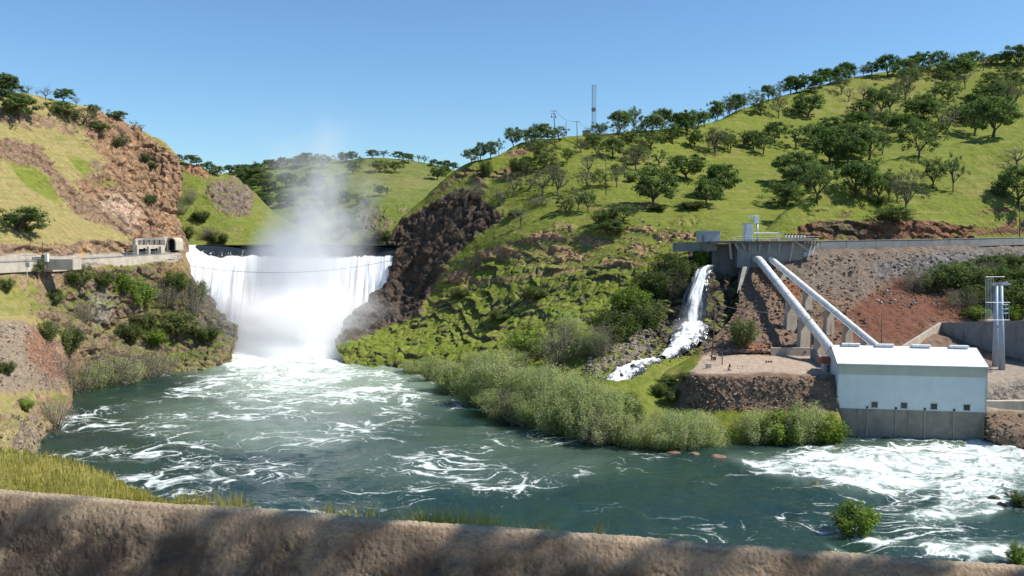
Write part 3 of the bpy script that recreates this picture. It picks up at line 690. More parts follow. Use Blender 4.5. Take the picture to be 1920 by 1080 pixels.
# ------------------------------------------------------------------ water
def water_mat():
    t = NT("river_water"); P = t.pos()
    f = t.attr("foam", "Fac"); gl = t.attr("milky", "Fac")
    warp = t.n("ShaderNodeTexNoise"); t.l(P, warp.inputs["Vector"]); warp.inputs["Scale"].default_value = 0.045; warp.inputs["Detail"].default_value = 3
    vm = t.n("ShaderNodeVectorMath", operation='MULTIPLY_ADD'); t.l(warp.outputs["Color"], vm.inputs[0]); vm.inputs[1].default_value = (26, 26, 0); t.l(P, vm.inputs[2])
    W = t.mapv(vm.outputs[0], (0.75, 1.15, 0.3), (0, 0, 0), (0, 0, 0.25))
    def ridge(vec, sc, d):
        n = t.noise(vec, sc, d, 0.55)
        return t.math('SUBTRACT', 1.0, t.math('MULTIPLY', t.math('ABSOLUTE', t.math('SUBTRACT', n, 0.5)), 9.5), clamp=True)
    r1 = ridge(W, 0.085, 2); r2 = ridge(W, 0.24, 3); r3 = ridge(W, 0.6, 2)
    gate = t.noise(P, 0.035, 3, 0.6)
    web = t.math('MULTIPLY', t.math('MAXIMUM', t.math('MAXIMUM', r1, t.math('MULTIPLY', r2, 0.85)), t.math('MULTIPLY', r3, 0.62)), t.lin(gate, 0.35, 0.65, 0.45, 1.05))
    brk = t.noise(P, 0.9, 4, 0.7)
    web = t.math('ADD', web, t.math('MULTIPLY', t.math('SUBTRACT', brk, 0.5), 0.55))
    bulk = t.noise(t.mapv(vm.outputs[0], (0.8, 1.0, 1)), 0.16, 6, 0.68)
    thr = t.lin(f, 0.0, 0.7, 0.98, 0.38)
    m1 = t.step(t.math('SUBTRACT', web, thr), -0.05, 0.30)
    m2 = t.step(t.math('ADD', t.math('ADD', t.math('MULTIPLY', t.math('SUBTRACT', bulk, 0.5), 1.4), t.math('MULTIPLY', t.math('SUBTRACT', brk, 0.5), 0.35)), t.math('MULTIPLY', t.math('SUBTRACT', f, 0.78), 0.8)), -0.06, 0.26)
    foam = t.math('MAXIMUM', t.math('MULTIPLY', m1, t.lin(f, 0.02, 0.2, 0.0, 0.9)), m2)
    deep = t.mix(t.lin(t.noise(P, 0.03, 4), 0.35, 0.65, 0, 1), (0.011, 0.034, 0.033), (0.022, 0.050, 0.031))
    deep = t.mix(gl, deep, (0.27, 0.35, 0.26))
    white = t.mix(t.lin(t.noise(P, 0.35, 5, 0.7), 0.35, 0.62, 0, 1), (0.50, 0.58, 0.52), (0.88, 0.90, 0.88))
    col = t.mix(foam, deep, white)
    wav = t.math('ADD', t.math('MULTIPLY', t.noise(t.mapv(P, (0.8, 1.3, 1)), 0.55, 4, 0.6), 0.6), t.math('MULTIPLY', t.noise(P, 2.2, 3), 0.18))
    wav = t.math('ADD', wav, t.math('MULTIPLY', foam, 0.35))
    b = t.pbr(col, t.lin(foam, 0, 1, 0.12, 0.85), 0.45, t.bump(wav, 0.6, 0.9))
    b.inputs["IOR"].default_value = 1.33
    return t.m
M['water'] = water_mat()

def river():
    pxs = np.arange(-160, 2090, 3.2)
    pys = np.concatenate([np.arange(612, 1090, 1.6), np.linspace(1092, 1500, 24)])
    PX, PY = np.meshgrid(pxs, pys)
    G = atz(PX, PY, np.zeros_like(PX))
    wx = (fbm(G, 0.05, 4, 3) - 0.5) * 60; wy = (fbm(G, 0.05, 4, 4) - 0.5) * 26
    x, y = PX + wx, PY + wy
    foam = 0.36 * np.ones_like(x)
    foam = mx(foam, 1.25 * (1 - sstep(655, 745, y)) * sstep(395, 440, x) * (1 - sstep(640, 690, x)),
              0.80 * ell(x, y, 560, 700, 130, 55), 0.62 * ell(x, y, 520, 735, 260, 45), 0.46 * ell(x, y, 420, 790, 330, 70), 0.56 * ell(x, y, 740, 750, 80, 60, 35),
              0.40 * ell(x, y, 800, 860, 260, 50), 0.46 * ell(x, y, 880, 930, 330, 50), 0.44 * ell(x, y, 420, 860, 300, 60), 0.42 * ell(x, y, 150, 855, 90, 16, -10), 0.42 * ell(x, y, 260, 915, 60, 10, 10))
    rap = mx(pol(x, y, [(1355, 850), (1480, 846), (1700, 836), (1830, 828), (1960, 838), (2100, 850), (2100, 905), (1850, 905), (1700, 922), (1600, 918), (1540, 905), (1440, 892), (1400, 870)], 20),
             0.92 * pol(x, y, [(1770, 900), (1960, 880), (2100, 885), (2100, 935), (1900, 930), (1860, 975), (1740, 980), (1690, 972), (1760, 945)], 9),
             0.86 * pol(x, y, [(1715, 1012), (1830, 1008), (1920, 1015), (2100, 1000), (2100, 1050), (1850, 1046), (1740, 1036)], 7), 0.8 * ell(x, y, 1640, 1008, 60, 8, 6), 0.75 * ell(x, y, 1600, 1040, 60, 7, 25))
    foam = mx(foam, 0.93 * rap, 0.62 * ell(x, y, 1300, 905, 60, 12, 5), 0.52 * ell(x, y, 1800, 960, 200, 90), 0.5 * ell(PX, PY, 1390, 852, 90, 8), 0.85 * ell(PX, PY, 1150, 722, 50, 26), 0.7 * ell(PX, PY, 700, 703, 60, 8))
    foam = foam * (1 - 0.8 * ell(x, y, 1180, 950, 200, 60)) * (1 - 0.7 * ell(x, y, 1050, 850, 110, 22))
    milky = np.clip(mx(1.0 * (1 - sstep(680, 850, y)) * sstep(300, 460, x), 0.5 * rap, 0.42 * ell(x, y, 500, 790, 260, 60), 0.18 * ell(x, y, 900, 860, 300, 60)), 0, 1) * (1 - sstep(700, 900, PX) * (PY < 800))
    turb = np.clip(mx(rap, 1 - sstep(680, 760, y), 0.25 + 0 * x), 0, 1)
    G[..., 2] += (fbm(G, 1 / 7.0, 4, 8, 0.55) - 0.5) * (0.8 + 2.0 * turb) + (fbm(G, 1 / 18.0, 2, 9) - 0.5) * 0.9 * turb
    me = mesh_np("river", G.reshape(-1, 3), gridfaces(*PX.shape), M['water'])
    attr_f(me, "foam", foam); attr_f(me, "milky", milky)
    tag(link("river", me), "green river with white foam streaks and rapids", "water", None, "structure")
    # reservoir behind the crest
    t = NT("lake_water"); t.pbr((0.012, 0.035, 0.045), 0.08, 0.5, t.bump(t.noise(t.pos(), 0.6, 3), 0.2, 0.3)); M['lake'] = t.m
    v = [(-190, 428, 45.6), (40, 436, 45.6), (60, 640, 45.6), (-330, 640, 45.6)]
    tag(link("reservoir", mesh_np("reservoir", v, [[0, 1, 2, 3]], M['lake'])), "dark still water of the reservoir behind the dam crest", "water", None, "structure")
river()

def fall_mat():
    t = NT("falling_water"); w = t.attr("white", "Fac"); uv = t.attr("fuv", "Vector")
    st = t.noise(t.mapv(uv, (1.0, 0.05, 1)), 1.1, 6, 0.66); st2 = t.noise(t.mapv(uv, (1.0, 0.16, 1)), 0.35, 4, 0.6)
    f = t.math('ADD', t.math('MULTIPLY', st, 0.6), t.math('MULTIPLY', st2, 0.4))
    m = t.step(t.math('ADD', t.math('SUBTRACT', f, 0.5), t.math('MULTIPLY', t.math('SUBTRACT', w, 0.5), 0.9)), -0.08, 0.10)
    wh = t.mix(t.lin(f, 0.36, 0.60, 0, 1), (0.62, 0.67, 0.70), (0.95, 0.95, 0.95))
    c = t.mix(m, (0.020, 0.028, 0.032), wh)
    t.pbr(c, t.lin(m, 0, 1, 0.15, 0.9), 0.4, t.bump(f, 0.5, 1.0))
    return t.m
M['fall'] = fall_mat()
def curtain(name, left, right, z_top, z_bot, throw, bow, wfun, nu, nv, label, roll=5.0, dark=5.0, rug=1.7, flare=0.0):
    """left, right: crest ends (x, y); bow: how far the middle lies upstream; a profile that rolls over the crest and falls"""
    u = np.linspace(0, 1, nu); v = np.linspace(0, 1, nv)
    U, Vv = np.meshgrid(u, v)
    L = np.array(left); R = np.array(right)
    cx = L[0] + (R[0] - L[0]) * U; cy = L[1] + (R[1] - L[1]) * U + bow * (1 - (2 * U - 1) ** 2)
    a = np.clip(Vv / 0.12, 0, 1); b = np.clip((Vv - 0.12) / 0.88, 0, 1)
    z = z_top - 0.5 * a - (z_top - 0.5 - z_bot) * b
    out = -roll * (1 - a) + throw * np.sqrt(b) * 0.55 + throw * b * 0.45
    nx = (bow * (2 * (2 * U - 1)) * 2 / max(abs(R[0] - L[0]), 1)) if bow else 0 * U
    G = np.stack([cx + flare * (U - 0.5) * b + 0.0 * nx, cy - out, z], -1)
    Lx = abs(R[0] - L[0])
    Q = np.stack([U * Lx, Vv * 6, 0 * U], -1)
    ru = (fbm(Q, 0.45, 5, 91) - 0.5) * 3.2 * rug * b + (fbm(Q, 0.12, 2, 92) - 0.5) * 3 * rug * b
    G[..., 1] -= ru
    me = mesh_np(name, G.reshape(-1, 3), gridfaces(nv, nu), M['fall'])
    attr_f(me, "white", wfun(U, (z_top - z), b))
    at_ = me.attributes.new("fuv", 'FLOAT_VECTOR', 'POINT')
    at_.data.foreach_set("vector", np.stack([U * Lx, (z_top - z), 0 * U], -1).astype(np.float32).ravel())
    return tag(link(name, me), label, "waterfall", None, "structure")
CL = at(338, 468, 424); CR = at(742, 468, 436)
curtain("dam_waterfall", (CL[0], CL[1]), (CR[0], CR[1]), 45.7, -1, 24, 7,
        lambda U, d, b: np.clip(sstep(4.2, 8.2, d - 0.0 + 7 * (1 - sstep(0.0, 0.16, U)) + 1.5 * fbm(np.stack([U * 60, d * 0.3, 0 * U], -1), 0.6, 3, 5)) * 1.05, 0, 1.05), 420, 160,
        "wide white sheet of water pouring over the dam crest")

# ------------------------------------------------------------------ rendering of mist as real volume
def mist(name, c, size, dens, label, lean=(0, 0), seed=0.0, base_w=0.9, top_w=0.55, aniso=0.2, fall=2.2, nscale=2.2):
    t = NT(name)
    P = t.obj(); sx = t.n("ShaderNodeSeparateXYZ"); t.l(P, sx.inputs[0])
    X, Y, Z = sx.outputs
    h = t.math('ADD', t.math('MULTIPLY', Z, 0.5), 0.5)                     # 0 at the foot, 1 at the top
    wv = t.n("ShaderNodeTexNoise"); t.l(t.mapv(P, (1, 1, 0.8), (seed, 0, 0)), wv.inputs["Vector"]); wv.inputs["Scale"].default_value = 1.3; wv.inputs["Detail"].default_value = 2
    wc = t.sep(wv.outputs["Color"])
    dx = t.math('ADD', t.math('SUBTRACT', X, t.math('MULTIPLY', h, lean[0])), t.math('MULTIPLY', t.math('SUBTRACT', wc[0], 0.5), t.math('MULTIPLY', h, 1.5)))
    dy = t.math('ADD', t.math('SUBTRACT', Y, t.math('MULTIPLY', h, lean[1])), t.math('MULTIPLY', t.math('SUBTRACT', wc[1], 0.5), 0.5))
    w = t.lin(h, 0.0, 0.6, base_w, top_w)
    r = t.math('DIVIDE', t.math('SQRT', t.math('ADD', t.math('MULTIPLY', dx, dx), t.math('MULTIPLY', dy, dy))), w)
    g = t.math('SUBTRACT', 1.0, t.step(r, 0.0, 1.0))
    v = t.math('POWER', t.math('SUBTRACT', 1.0, h, clamp=True), fall)
    n = t.noise(t.mapv(P, (1, 1, 0.75), (seed, seed, 0)), nscale, 6, 0.62)
    k = t.lin(n, 0.40, 0.64, 0.03, 2.0)
    d = t.math('MULTIPLY', t.math('MULTIPLY', g, v), t.math('MULTIPLY', k, dens))
    edge = t.math('MULTIPLY', t.math('SUBTRACT', 1.0, t.step(t.math('ABSOLUTE', X), 0.75, 0.99)), t.math('SUBTRACT', 1.0, t.step(t.math('ABSOLUTE', Y), 0.75, 0.99)))
    d = t.math('MULTIPLY', d, edge)
    vs = t.n("ShaderNodeVolumePrincipled"); vs.inputs["Color"].default_value = (1.0, 1.0, 1.0, 1); t.l(d, vs.inputs["Density"])
    vs.inputs["Anisotropy"].default_value = aniso
    t.l(vs.outputs[0], t.out.inputs["Volume"])
    mb = MB().box((0, 0, 0), (2, 2, 2))
    o = mb.build(name, t.m); o.location = c; o.scale = [q / 2 for q in size]
    tag(o, label, "mist", None, "stuff")
    return o
MC = at(560, 640, 415)
mist("mist", (MC[0] + 4, 406, 52), (150, 60, 122), 0.50, "white spray cloud rising from the foot of the dam waterfall", lean=(0.12, 0.0), base_w=0.44, top_w=0.40, aniso=-0.1, fall=1.5)
mist("mist", (MC[0] + 8, 385, 14), (112, 82, 40), 0.32, "low white spray rolling over the churning water at the foot of the dam", seed=7.0, base_w=0.95, top_w=0.7, aniso=-0.1, fall=1.5)

# ------------------------------------------------------------------ foreground parapet and the ground on this side of it
def parapet():
    xs = np.concatenate([np.linspace(-40, -11, 120), np.linspace(-10.98, 9, 1300), np.linspace(9.02, 40, 120)])
    prof = [(-2.6, 43.6), (-1.5, 45.2), (-0.95, 46.05), (-0.5, 46.78), (-0.22, 47.22), (-0.09, 47.40), (0.0, 47.475), (0.07, 47.50), (0.12, 47.50), (0.16, 47.46), (0.20, 47.3), (0.24, 46.4), (0.28, 44.0)]
    pp = np.array(prof); L = np.concatenate([[0], np.cumsum(np.hypot(*np.diff(pp, axis=0).T))])
    sv = np.concatenate([np.linspace(0, L[2], 14)[:-1], np.linspace(L[2], L[9], 130), np.linspace(L[9], L[-1], 14)[1:]])
    P = np.stack([np.interp(sv, L, pp[:, 0]), np.interp(sv, L, pp[:, 1])], 1)
    X, S = np.meshgrid(xs, np.arange(len(sv)))
    wy = wall_y(X)
    G = np.stack([X, wy + P[:, 0][:, None] - 0.02, np.repeat(P[:, 1][:, None], len(xs), 1)], -1)
    G[..., 2] += 0.03 * (fbm(G * [1, 0, 0], 0.5, 3, 2)[..., ] - 0.5) * 2
    dv = np.gradient(G, axis=0); du = np.gradient(G, axis=1)
    N = np.cross(du, dv); N /= np.linalg.norm(N, axis=-1, keepdims=True) + 1e-9
    lump = ((fbm(G, 1.6, 3, 12) - 0.5) * 0.16 + (fbm(G, 6.0, 3, 13) - 0.5) * 0.06) * sstep(47.46, 47.1, G[..., 2]) + (fbm(G, 22.0, 2, 14) - 0.5) * 0.030
    G = G + N * lump[..., None]
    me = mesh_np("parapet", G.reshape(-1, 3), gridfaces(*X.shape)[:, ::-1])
    t = NT("gunite"); p = t.pos()
    n = t.noise(p, 1.3, 6, 0.65); f = t.noise(p, 22.0, 4, 0.75)
    c = t.mix(t.lin(n, 0.3, 0.7, 0, 1), (0.24, 0.170, 0.110), (0.40, 0.30, 0.20))
    st = t.noise(t.mapv(p, (2.0, 2.0, 0.25)), 1.2, 5, 0.65)
    c = t.mix(t.math('MULTIPLY', t.step(st, 0.50, 0.72), 0.55), c, (0.13, 0.085, 0.055))
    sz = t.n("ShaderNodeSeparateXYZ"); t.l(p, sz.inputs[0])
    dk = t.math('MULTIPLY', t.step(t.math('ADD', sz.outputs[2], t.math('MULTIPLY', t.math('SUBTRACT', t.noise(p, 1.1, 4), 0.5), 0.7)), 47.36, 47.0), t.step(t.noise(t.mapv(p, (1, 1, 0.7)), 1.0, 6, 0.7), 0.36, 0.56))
    c = t.mix(t.math('MULTIPLY', dk, 0.85), c, (0.062, 0.047, 0.037))  # noisy dark below the wall top, part stain, part painted shade
    c = t.mix(t.math('MULTIPLY', t.step(sz.outputs[2], 47.43, 47.49), 0.8), c, (0.50, 0.39, 0.26))  # pale rim colour paints in the sunlit top edge
    c = t.mix(t.math('MULTIPLY', t.step(f, 0.52, 0.66), 0.5), c, (0.10, 0.07, 0.05))
    t.pbr(c, 0.95, 0.1, t.bump(f, 0.9, 0.05))
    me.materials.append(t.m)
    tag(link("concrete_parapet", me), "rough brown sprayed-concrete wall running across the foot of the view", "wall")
    g = mesh_np("near_ground", [(-60, -60, 44.2), (60, -60, 44.2), (60, wall_y(60) - 0.4, 44.2), (-60, wall_y(-60) - 0.4, 44.2)], [[0, 1, 2, 3]], M['concrete_pale'])
    tag(link("near_ground", g), "bare ground on the near side of the concrete wall", "ground", None, "structure")
parapet()

def blades(name, pts, hmin, hmax, wid, mat, label, seed):
    r = np.random.default_rng(seed); n = len(pts)
    h = r.uniform(hmin, hmax, n) * (0.6 + 0.4 * r.random(n)); a = r.uniform(0, 6.283, n); le = r.normal(0, 0.28, (n, 2)) * h[:, None]
    dx = np.stack([np.cos(a), np.sin(a)], 1) * wid * r.uniform(0.6, 1.3, n)[:, None]
    v = np.zeros((n, 5, 3))
    v[:, 0, :2] = pts[:, :2] - dx; v[:, 1, :2] = pts[:, :2] + dx; v[:, 0, 2] = v[:, 1, 2] = pts[:, 2] - 0.03
    v[:, 2, :2] = pts[:, :2] + dx * 0.7 + le * 0.4; v[:, 3, :2] = pts[:, :2] - dx * 0.7 + le * 0.4; v[:, 2, 2] = v[:, 3, 2] = pts[:, 2] + h * 0.6
    v[:, 4, :2] = pts[:, :2] + le; v[:, 4, 2] = pts[:, 2] + h
    i = np.arange(n)[:, None] * 5
    f = np.concatenate([i + [0, 1, 2], i + [0, 2, 3], i + [3, 2, 4]])
    me = mesh_np(name, v.reshape(-1, 3), f, mat); attr_f(me, "rnd", np.repeat(r.random(n), 5))
    return tag(link(name, me), label, "grass", None, "stuff")
def grass_mat():
    t = NT("grass_blade"); r = t.attr("rnd", "Fac")
    nz = t.noise(t.pos(), 0.55, 3)
    c = t.mix(t.lin(t.math('ADD', t.math('MULTIPLY', r, 0.6), t.math('MULTIPLY', nz, 0.7)), 0.35, 0.95, 0, 1), (0.24, 0.27, 0.035), (0.56, 0.45, 0.13))
    d = t.n("ShaderNodeBsdfDiffuse"); t.l(c, d.inputs[0]); tr = t.n("ShaderNodeBsdfTranslucent"); t.l(c, tr.inputs[0])
    m = t.n("ShaderNodeMixShader"); m.inputs[0].default_value = 0.5; t.l(d.outputs[0], m.inputs[1]); t.l(tr.outputs[0], m.inputs[2]); t.l(m.outputs[0], t.out.inputs[0])
    return t.m
M['blade'] = grass_mat()
def bank_grass():
    r = np.random.default_rng(4)
    S = NB; nv, nu = S.shape[:2]; out = []
    px, py = proj(S)
    a = r.integers(0, 46, 90000); b = r.random(90000) * (nu - 2)
    i = b.astype(int); fb = (b - i)[:, None]
    fa = r.random(90000)[:, None]
    P = (S[a, i] * (1 - fb) + S[a, i + 1] * fb) * (1 - fa) + (S[a + 1, i] * (1 - fb) + S[a + 1, i + 1] * fb) * fa
    qx, qy = proj(P)
    k = r.random(len(P))
    tuft = fbm(P, 1.6, 2, 6)
    keep = (qx > -120) & (qx < 330) & (k < 0.9)
    keep |= (qx >= 330) & (qx < 1160) & (k < 0.55) & (tuft > 0.55) & (((qx > 420) & (qx < 490)) | ((qx > 590) & (qx < 730)) | ((qx > 740) & (qx < 980)) | (tuft > 0.64))
    P = P[keep]; qx = qx[keep]
    h = np.where(qx < 330, 1.0, 1.0)
    blades("grass", P[qx < 330], 0.08, 0.24, 0.0075, M['blade'], "tall yellow green grass growing on the near bank", 8)
    blades("grass", P[qx >= 330], 0.18, 0.50, 0.006, M['blade'], "dry golden grass tufts growing along the back of the concrete wall", 9)
bank_grass()

# ------------------------------------------------------------------ vegetation prototypes
def leaf_quads(c, n, size, rng, wid=0.6):
    m = len(c)
    t = rng.normal(size=(m, 3)); t -= n * np.sum(t * n, 1, keepdims=True); t /= np.linalg.norm(t, axis=1, keepdims=True) + 1e-9
    b = np.cross(n, t); s = (size * rng.uniform(0.6, 1.25, m))[:, None]
    v = np.stack([c - t * s, c + b * s * wid, c + t * s, c - b * s * wid], 1)
    return v.reshape(-1, 3), np.arange(m * 4).reshape(m, 4)

def branchy(mb, rng, p0, p1, r0, r1, n=5, bend=0.12, seg=4):
    p0 = np.array(p0); p1 = np.array(p1); L = np.linalg.norm(p1 - p0)
    k = rng.normal(0, bend * L, 3); k[2] = abs(k[2]) * 0.7
    pts = []; rs = []
    for i in range(seg + 1):
        t = i / seg
        pts.append(p0 + (p1 - p0) * t + k * (4 * t * (1 - t)) * 0.5 + rng.normal(0, 0.012 * L, 3) * (0 < i < seg)); rs.append(r0 + (r1 - r0) * t)
    mb.tube([tuple(q) for q in pts], rs, n, cap=False)
    return pts

PROTO = {}
def proto(kind, seed, crown_mat, bark, trunkh=0.28, limbs=6, subs=4, clump=0.115, leaves=75, leaf=0.024, extra=14, flat=0.75, twig=0, zc=0.60, rz=0.40):
    rng = np.random.default_rng(seed); mb = MB()
    lean = rng.normal(0, 0.03, 2)
    top = np.array([lean[0], lean[1], trunkh])
    branchy(mb, rng, (0, 0, -0.06), top, 0.034, 0.024, 7, 0.05)
    C = []; sk = rng.normal(0, 0.05, 2); rz = rz * rng.uniform(0.85, 1.08)
    for i in range(limbs):
        an = 6.283 * (i + rng.uniform(-0.35, 0.35)) / limbs; el = rng.uniform(0.05, 1.25)
        e = np.array([math.cos(an) * math.cos(el) * 0.36, math.sin(an) * math.cos(el) * 0.36, zc - 0.10 + math.sin(el) * rz * 0.8])
        pts = branchy(mb, rng, top * np.array([1, 1, rng.uniform(0.75, 1.0)]), e, 0.018, 0.009, 5, 0.16)
        for j in range(subs):
            s = pts[rng.integers(2, 5)]
            q = e + rng.normal(0, 0.13, 3); q[2] = max(q[2], trunkh * 0.75)
            branchy(mb, rng, s, q, 0.008, 0.003, 4, 0.15, 3); C.append(q)
            for _ in range(twig):
                branchy(mb, rng, q, q + rng.normal(0, 0.07, 3), 0.0035, 0.0015, 3, 0.15, 2)
    for i in range(extra):
        an = rng.uniform(0, 6.283); el = rng.uniform(-0.75, 1.35); k = rng.uniform(0.7, 1.02)
        C.append(np.array([sk[0] + math.cos(an) * math.cos(el) * 0.44 * k, sk[1] + math.sin(an) * math.cos(el) * 0.44 * k, zc + math.sin(el) * rz * k]))
    pos = []; nor = []
    for c in C:
        rad = clump * rng.uniform(0.65, 1.3); m = int(leaves * rng.uniform(0.6, 1.2))
        d = rng.normal(size=(m, 3)); d /= np.linalg.norm(d, axis=1, keepdims=True); rr = rng.random(m) ** 0.45
        p = c + d * (rad * rr)[:, None] * [1, 1, flat]
        nn = d * 0.75 + [0, 0, 0.6] + rng.normal(0, 0.40, (m, 3)); nn /= np.linalg.norm(nn, axis=1, keepdims=True)
        pos.append(p); nor.append(nn)
    pos = np.concatenate(pos); nor = np.concatenate(nor)
    v, f = leaf_quads(pos, nor, leaf, rng)
    me_c = mesh_np("crown", v, f, crown_mat, False)
    me_t = bpy.data.meshes.new("trunk"); me_t.from_pydata(mb.v, [], mb.f); me_t.materials.append(bark)
    PROTO.setdefault(kind, []).append((me_t, me_c))

def shrub(kind, seed, mat, bark, stems=30, leaves=3600, leaf=0.035, wid=0.3, spread=0.5, droop=0.1, stem_r=0.006, low=0.15, upright=0.75):
    """many-stemmed willow or thicket: thin stems fanning out from the foot with leaves along them"""
    rng = np.random.default_rng(seed); mb = MB(); pos = []; nor = []
    per = leaves // stems
    for i in range(stems):
        an = rng.uniform(0, 6.283); rr = math.sqrt(rng.random()) * spread
        h = math.sqrt(max(0.05, 1 - (rr / spread) ** 2 * 0.75)) * rng.uniform(0.78, 1.0)
        b = np.array([math.cos(an) * rr * 0.35, math.sin(an) * rr * 0.35, -0.05]); e = np.array([math.cos(an) * rr, math.sin(an) * rr, h])
        pts = np.array(branchy(mb, rng, b, e, stem_r, stem_r * 0.4, 3, 0.08, 5))
        for j in range(3):
            s = pts[rng.integers(2, 6)]; q = s + np.array([rng.normal(0, 0.09), rng.normal(0, 0.09), abs(rng.normal(0.08, 0.06))])
            branchy(mb, rng, s, q, stem_r * 0.5, stem_r * 0.25, 3, 0.1, 2)
        t = low + (1 - low) * rng.random(per) ** 0.75
        k = np.minimum((t * 5).astype(int), 4); ft = (t * 5 - k)[:, None]
        p = pts[k] * (1 - ft) + pts[k + 1] * ft + rng.normal(0, 0.055, (per, 3)) * [1, 1, 0.9]
        p[:, 2] = np.maximum(p[:, 2], 0.01)
        d = np.concatenate([p[:, :2] / spread * 0.6, (p[:, 2:3]) * 0.5 + 0.45], 1) + rng.normal(0, 0.40, (per, 3))
        pos.append(p); nor.append(d / np.linalg.norm(d, axis=1, keepdims=True))
    v, f = leaf_quads(np.concatenate(pos), np.concatenate(nor), leaf, rng, wid)
    me_c = mesh_np("foliage", v, f, mat, False)
    me_t = bpy.data.meshes.new("stems"); me_t.from_pydata(mb.v, [], mb.f); me_t.materials.append(bark)
    PROTO.setdefault(kind, []).append((me_t, me_c))

for q in range(7): proto('D', 100 + q, M['leaf_dark'], M['bark'], 0.20, 6, 4, 0.125, 80, 0.030, 30, zc=0.52, rz=0.45)
for q in range(5): proto('M', 120 + q, M['leaf_mid'], M['bark'], 0.22, 6, 4, 0.12, 62, 0.028, 22, zc=0.55, rz=0.43)
for q in range(4): proto('G', 140 + q, M['leaf_grey'], M['bark_grey'], 0.24, 7, 4, 0.12, 38, 0.022, 14, twig=2, zc=0.56, rz=0.42)
for q in range(2): proto('T', 160 + q, M['leaf_dark'], M['bark_grey'], 0.28, 7, 4, 0.085, 44, 0.026, 6, twig=2)
for q in range(2): proto('X', 170 + q, M['leaf_bare'], M['bark_grey'], 0.30, 7, 4, 0.09, 8, 0.013, 0, twig=5)
for q in range(3): proto('R', 190 + q, M['leaf_mid'], M['bark'], 0.84, 6, 4, 0.075, 26, 0.018, 14, zc=0.93, rz=0.07)
for q in range(3): proto('B', 180 + q, M['leaf_dark'], M['bark'], 0.10, 8, 4, 0.15, 85, 0.030, 22, 0.8, 0, 0.36, 0.55)
for q in range(4): shrub('W', 200 + q, M['leaf_willow'], M['bark_grey'], 46, 7000, 0.026, 0.28, 0.62)
for q in range(2): shrub('K', 220 + q, M['leaf_bare'], M['bark_grey'], 60, 4200, 0.020, 0.22, 0.65, stem_r=0.007)
for q in range(2): shrub('S', 240 + q, M['leaf_scrub'], M['bark'], 34, 4200, 0.034, 0.5, 0.6)
for q in range(2): shrub('L', 260 + q, M['leaf_bright'], M['bark'], 34, 4200, 0.034, 0.5, 0.55)

bpy.context.view_layer.update()
DG = bpy.context.evaluated_depsgraph_get()
def ground(px, py, only=None):
    for k in range(14):
        d = Vector(ray(px, py + k * 1.5)).normalized(); best = None
        for o in TERRAIN:
            if only and o.name not in only: continue
            ok, loc, nrm, idx = o.ray_cast(Vector(CAM), d, distance=3000, depsgraph=DG)
            if ok and (best is None or loc.y < best.y): best = loc
        if best is not None: return best
    return None
ORD = "first second third fourth fifth sixth seventh eighth ninth tenth eleventh twelfth thirteenth fourteenth fifteenth sixteenth seventeenth eighteenth nineteenth".split()
TENS = {20: "twent", 30: "thirt", 40: "fort", 50: "fift"}
def ordinal(n):
    if n <= 19: return ORD[n - 1]
    t = n // 10 * 10
    return TENS[t] + "ieth" if n % 10 == 0 else TENS[t] + "y-" + ORD[n % 10 - 1]
KIND = {'D': ("oak_tree", "dense dark green oak", "tree"), 'M': ("oak_tree", "mid green oak", "tree"), 'G': ("oak_tree", "thin grey green oak", "tree"), 'T': ("oak_tree", "gaunt sparse oak", "tree"),
        'X': ("bare_tree", "bare grey tree", "tree"), 'B': ("shrub", "rounded dark green bush", "bush"), 'W': ("willow_shrub", "feathery pale green willow", "willow"), 'K': ("leafless_thicket", "leafless grey brown thicket", "shrub"),
        'S': ("shrub", "mid green shrub", "bush"), 'L': ("shrub", "bright yellow green shrub", "bush")}
RNG = random.Random(5)
def plant(kind, px, py, hpx, wpx, label, group, only=None, loc=None):
    if kind == 'W': f_ = RNG.uniform(0.62, 1.02); hpx *= f_; wpx *= RNG.uniform(0.75, 1.0)
    g = loc or ground(px, py, only)
    if g is None: return None
    Y = (Vector(g) - Vector(CAM)).dot(Vector(FWD)); H = hpx * Y / F_PX; W = wpx * Y / F_PX
    me_t, me_c = RNG.choice(PROTO[kind])
    nm, desc, cat = KIND[kind]
    e = empty(nm, (g[0], g[1], g[2] - 0.01 * H), RNG.uniform(0, 6.28)); tag(e, label, cat, group)
    k = 1.30 if kind in 'DMGTXB' else 0.95
    e.scale = (W * k * RNG.uniform(0.9, 1.12), W * k * RNG.uniform(0.9, 1.12), H * RNG.uniform(1.0, 1.18))
    link("trunk" if kind in 'DMGTX' else "stems", me_t, e); link("crown" if kind in 'DMGTX' else "foliage", me_c, e)
    return e
def grove(items, area, group, conv=None, only=None):
    """items: (kind, px, py of the foot, height, width); labelled in order along the row, unless an item carries its own label"""
    if conv: items = [(q[0], conv[0] + q[1] / conv[2], conv[1] + q[2] / conv[2], q[3] / conv[2], q[4] / conv[2], *q[5:]) for q in items]
    items = sorted(items, key=lambda q: q[1]); n = 0
    for q in items:
        n += 1
        lab = q[5] if len(q) > 5 else "%s, %s from the left %s" % (KIND[q[0]][1], ordinal(n), area)
        plant(q[0], q[1], q[2], q[3], q[4], lab, group, only)

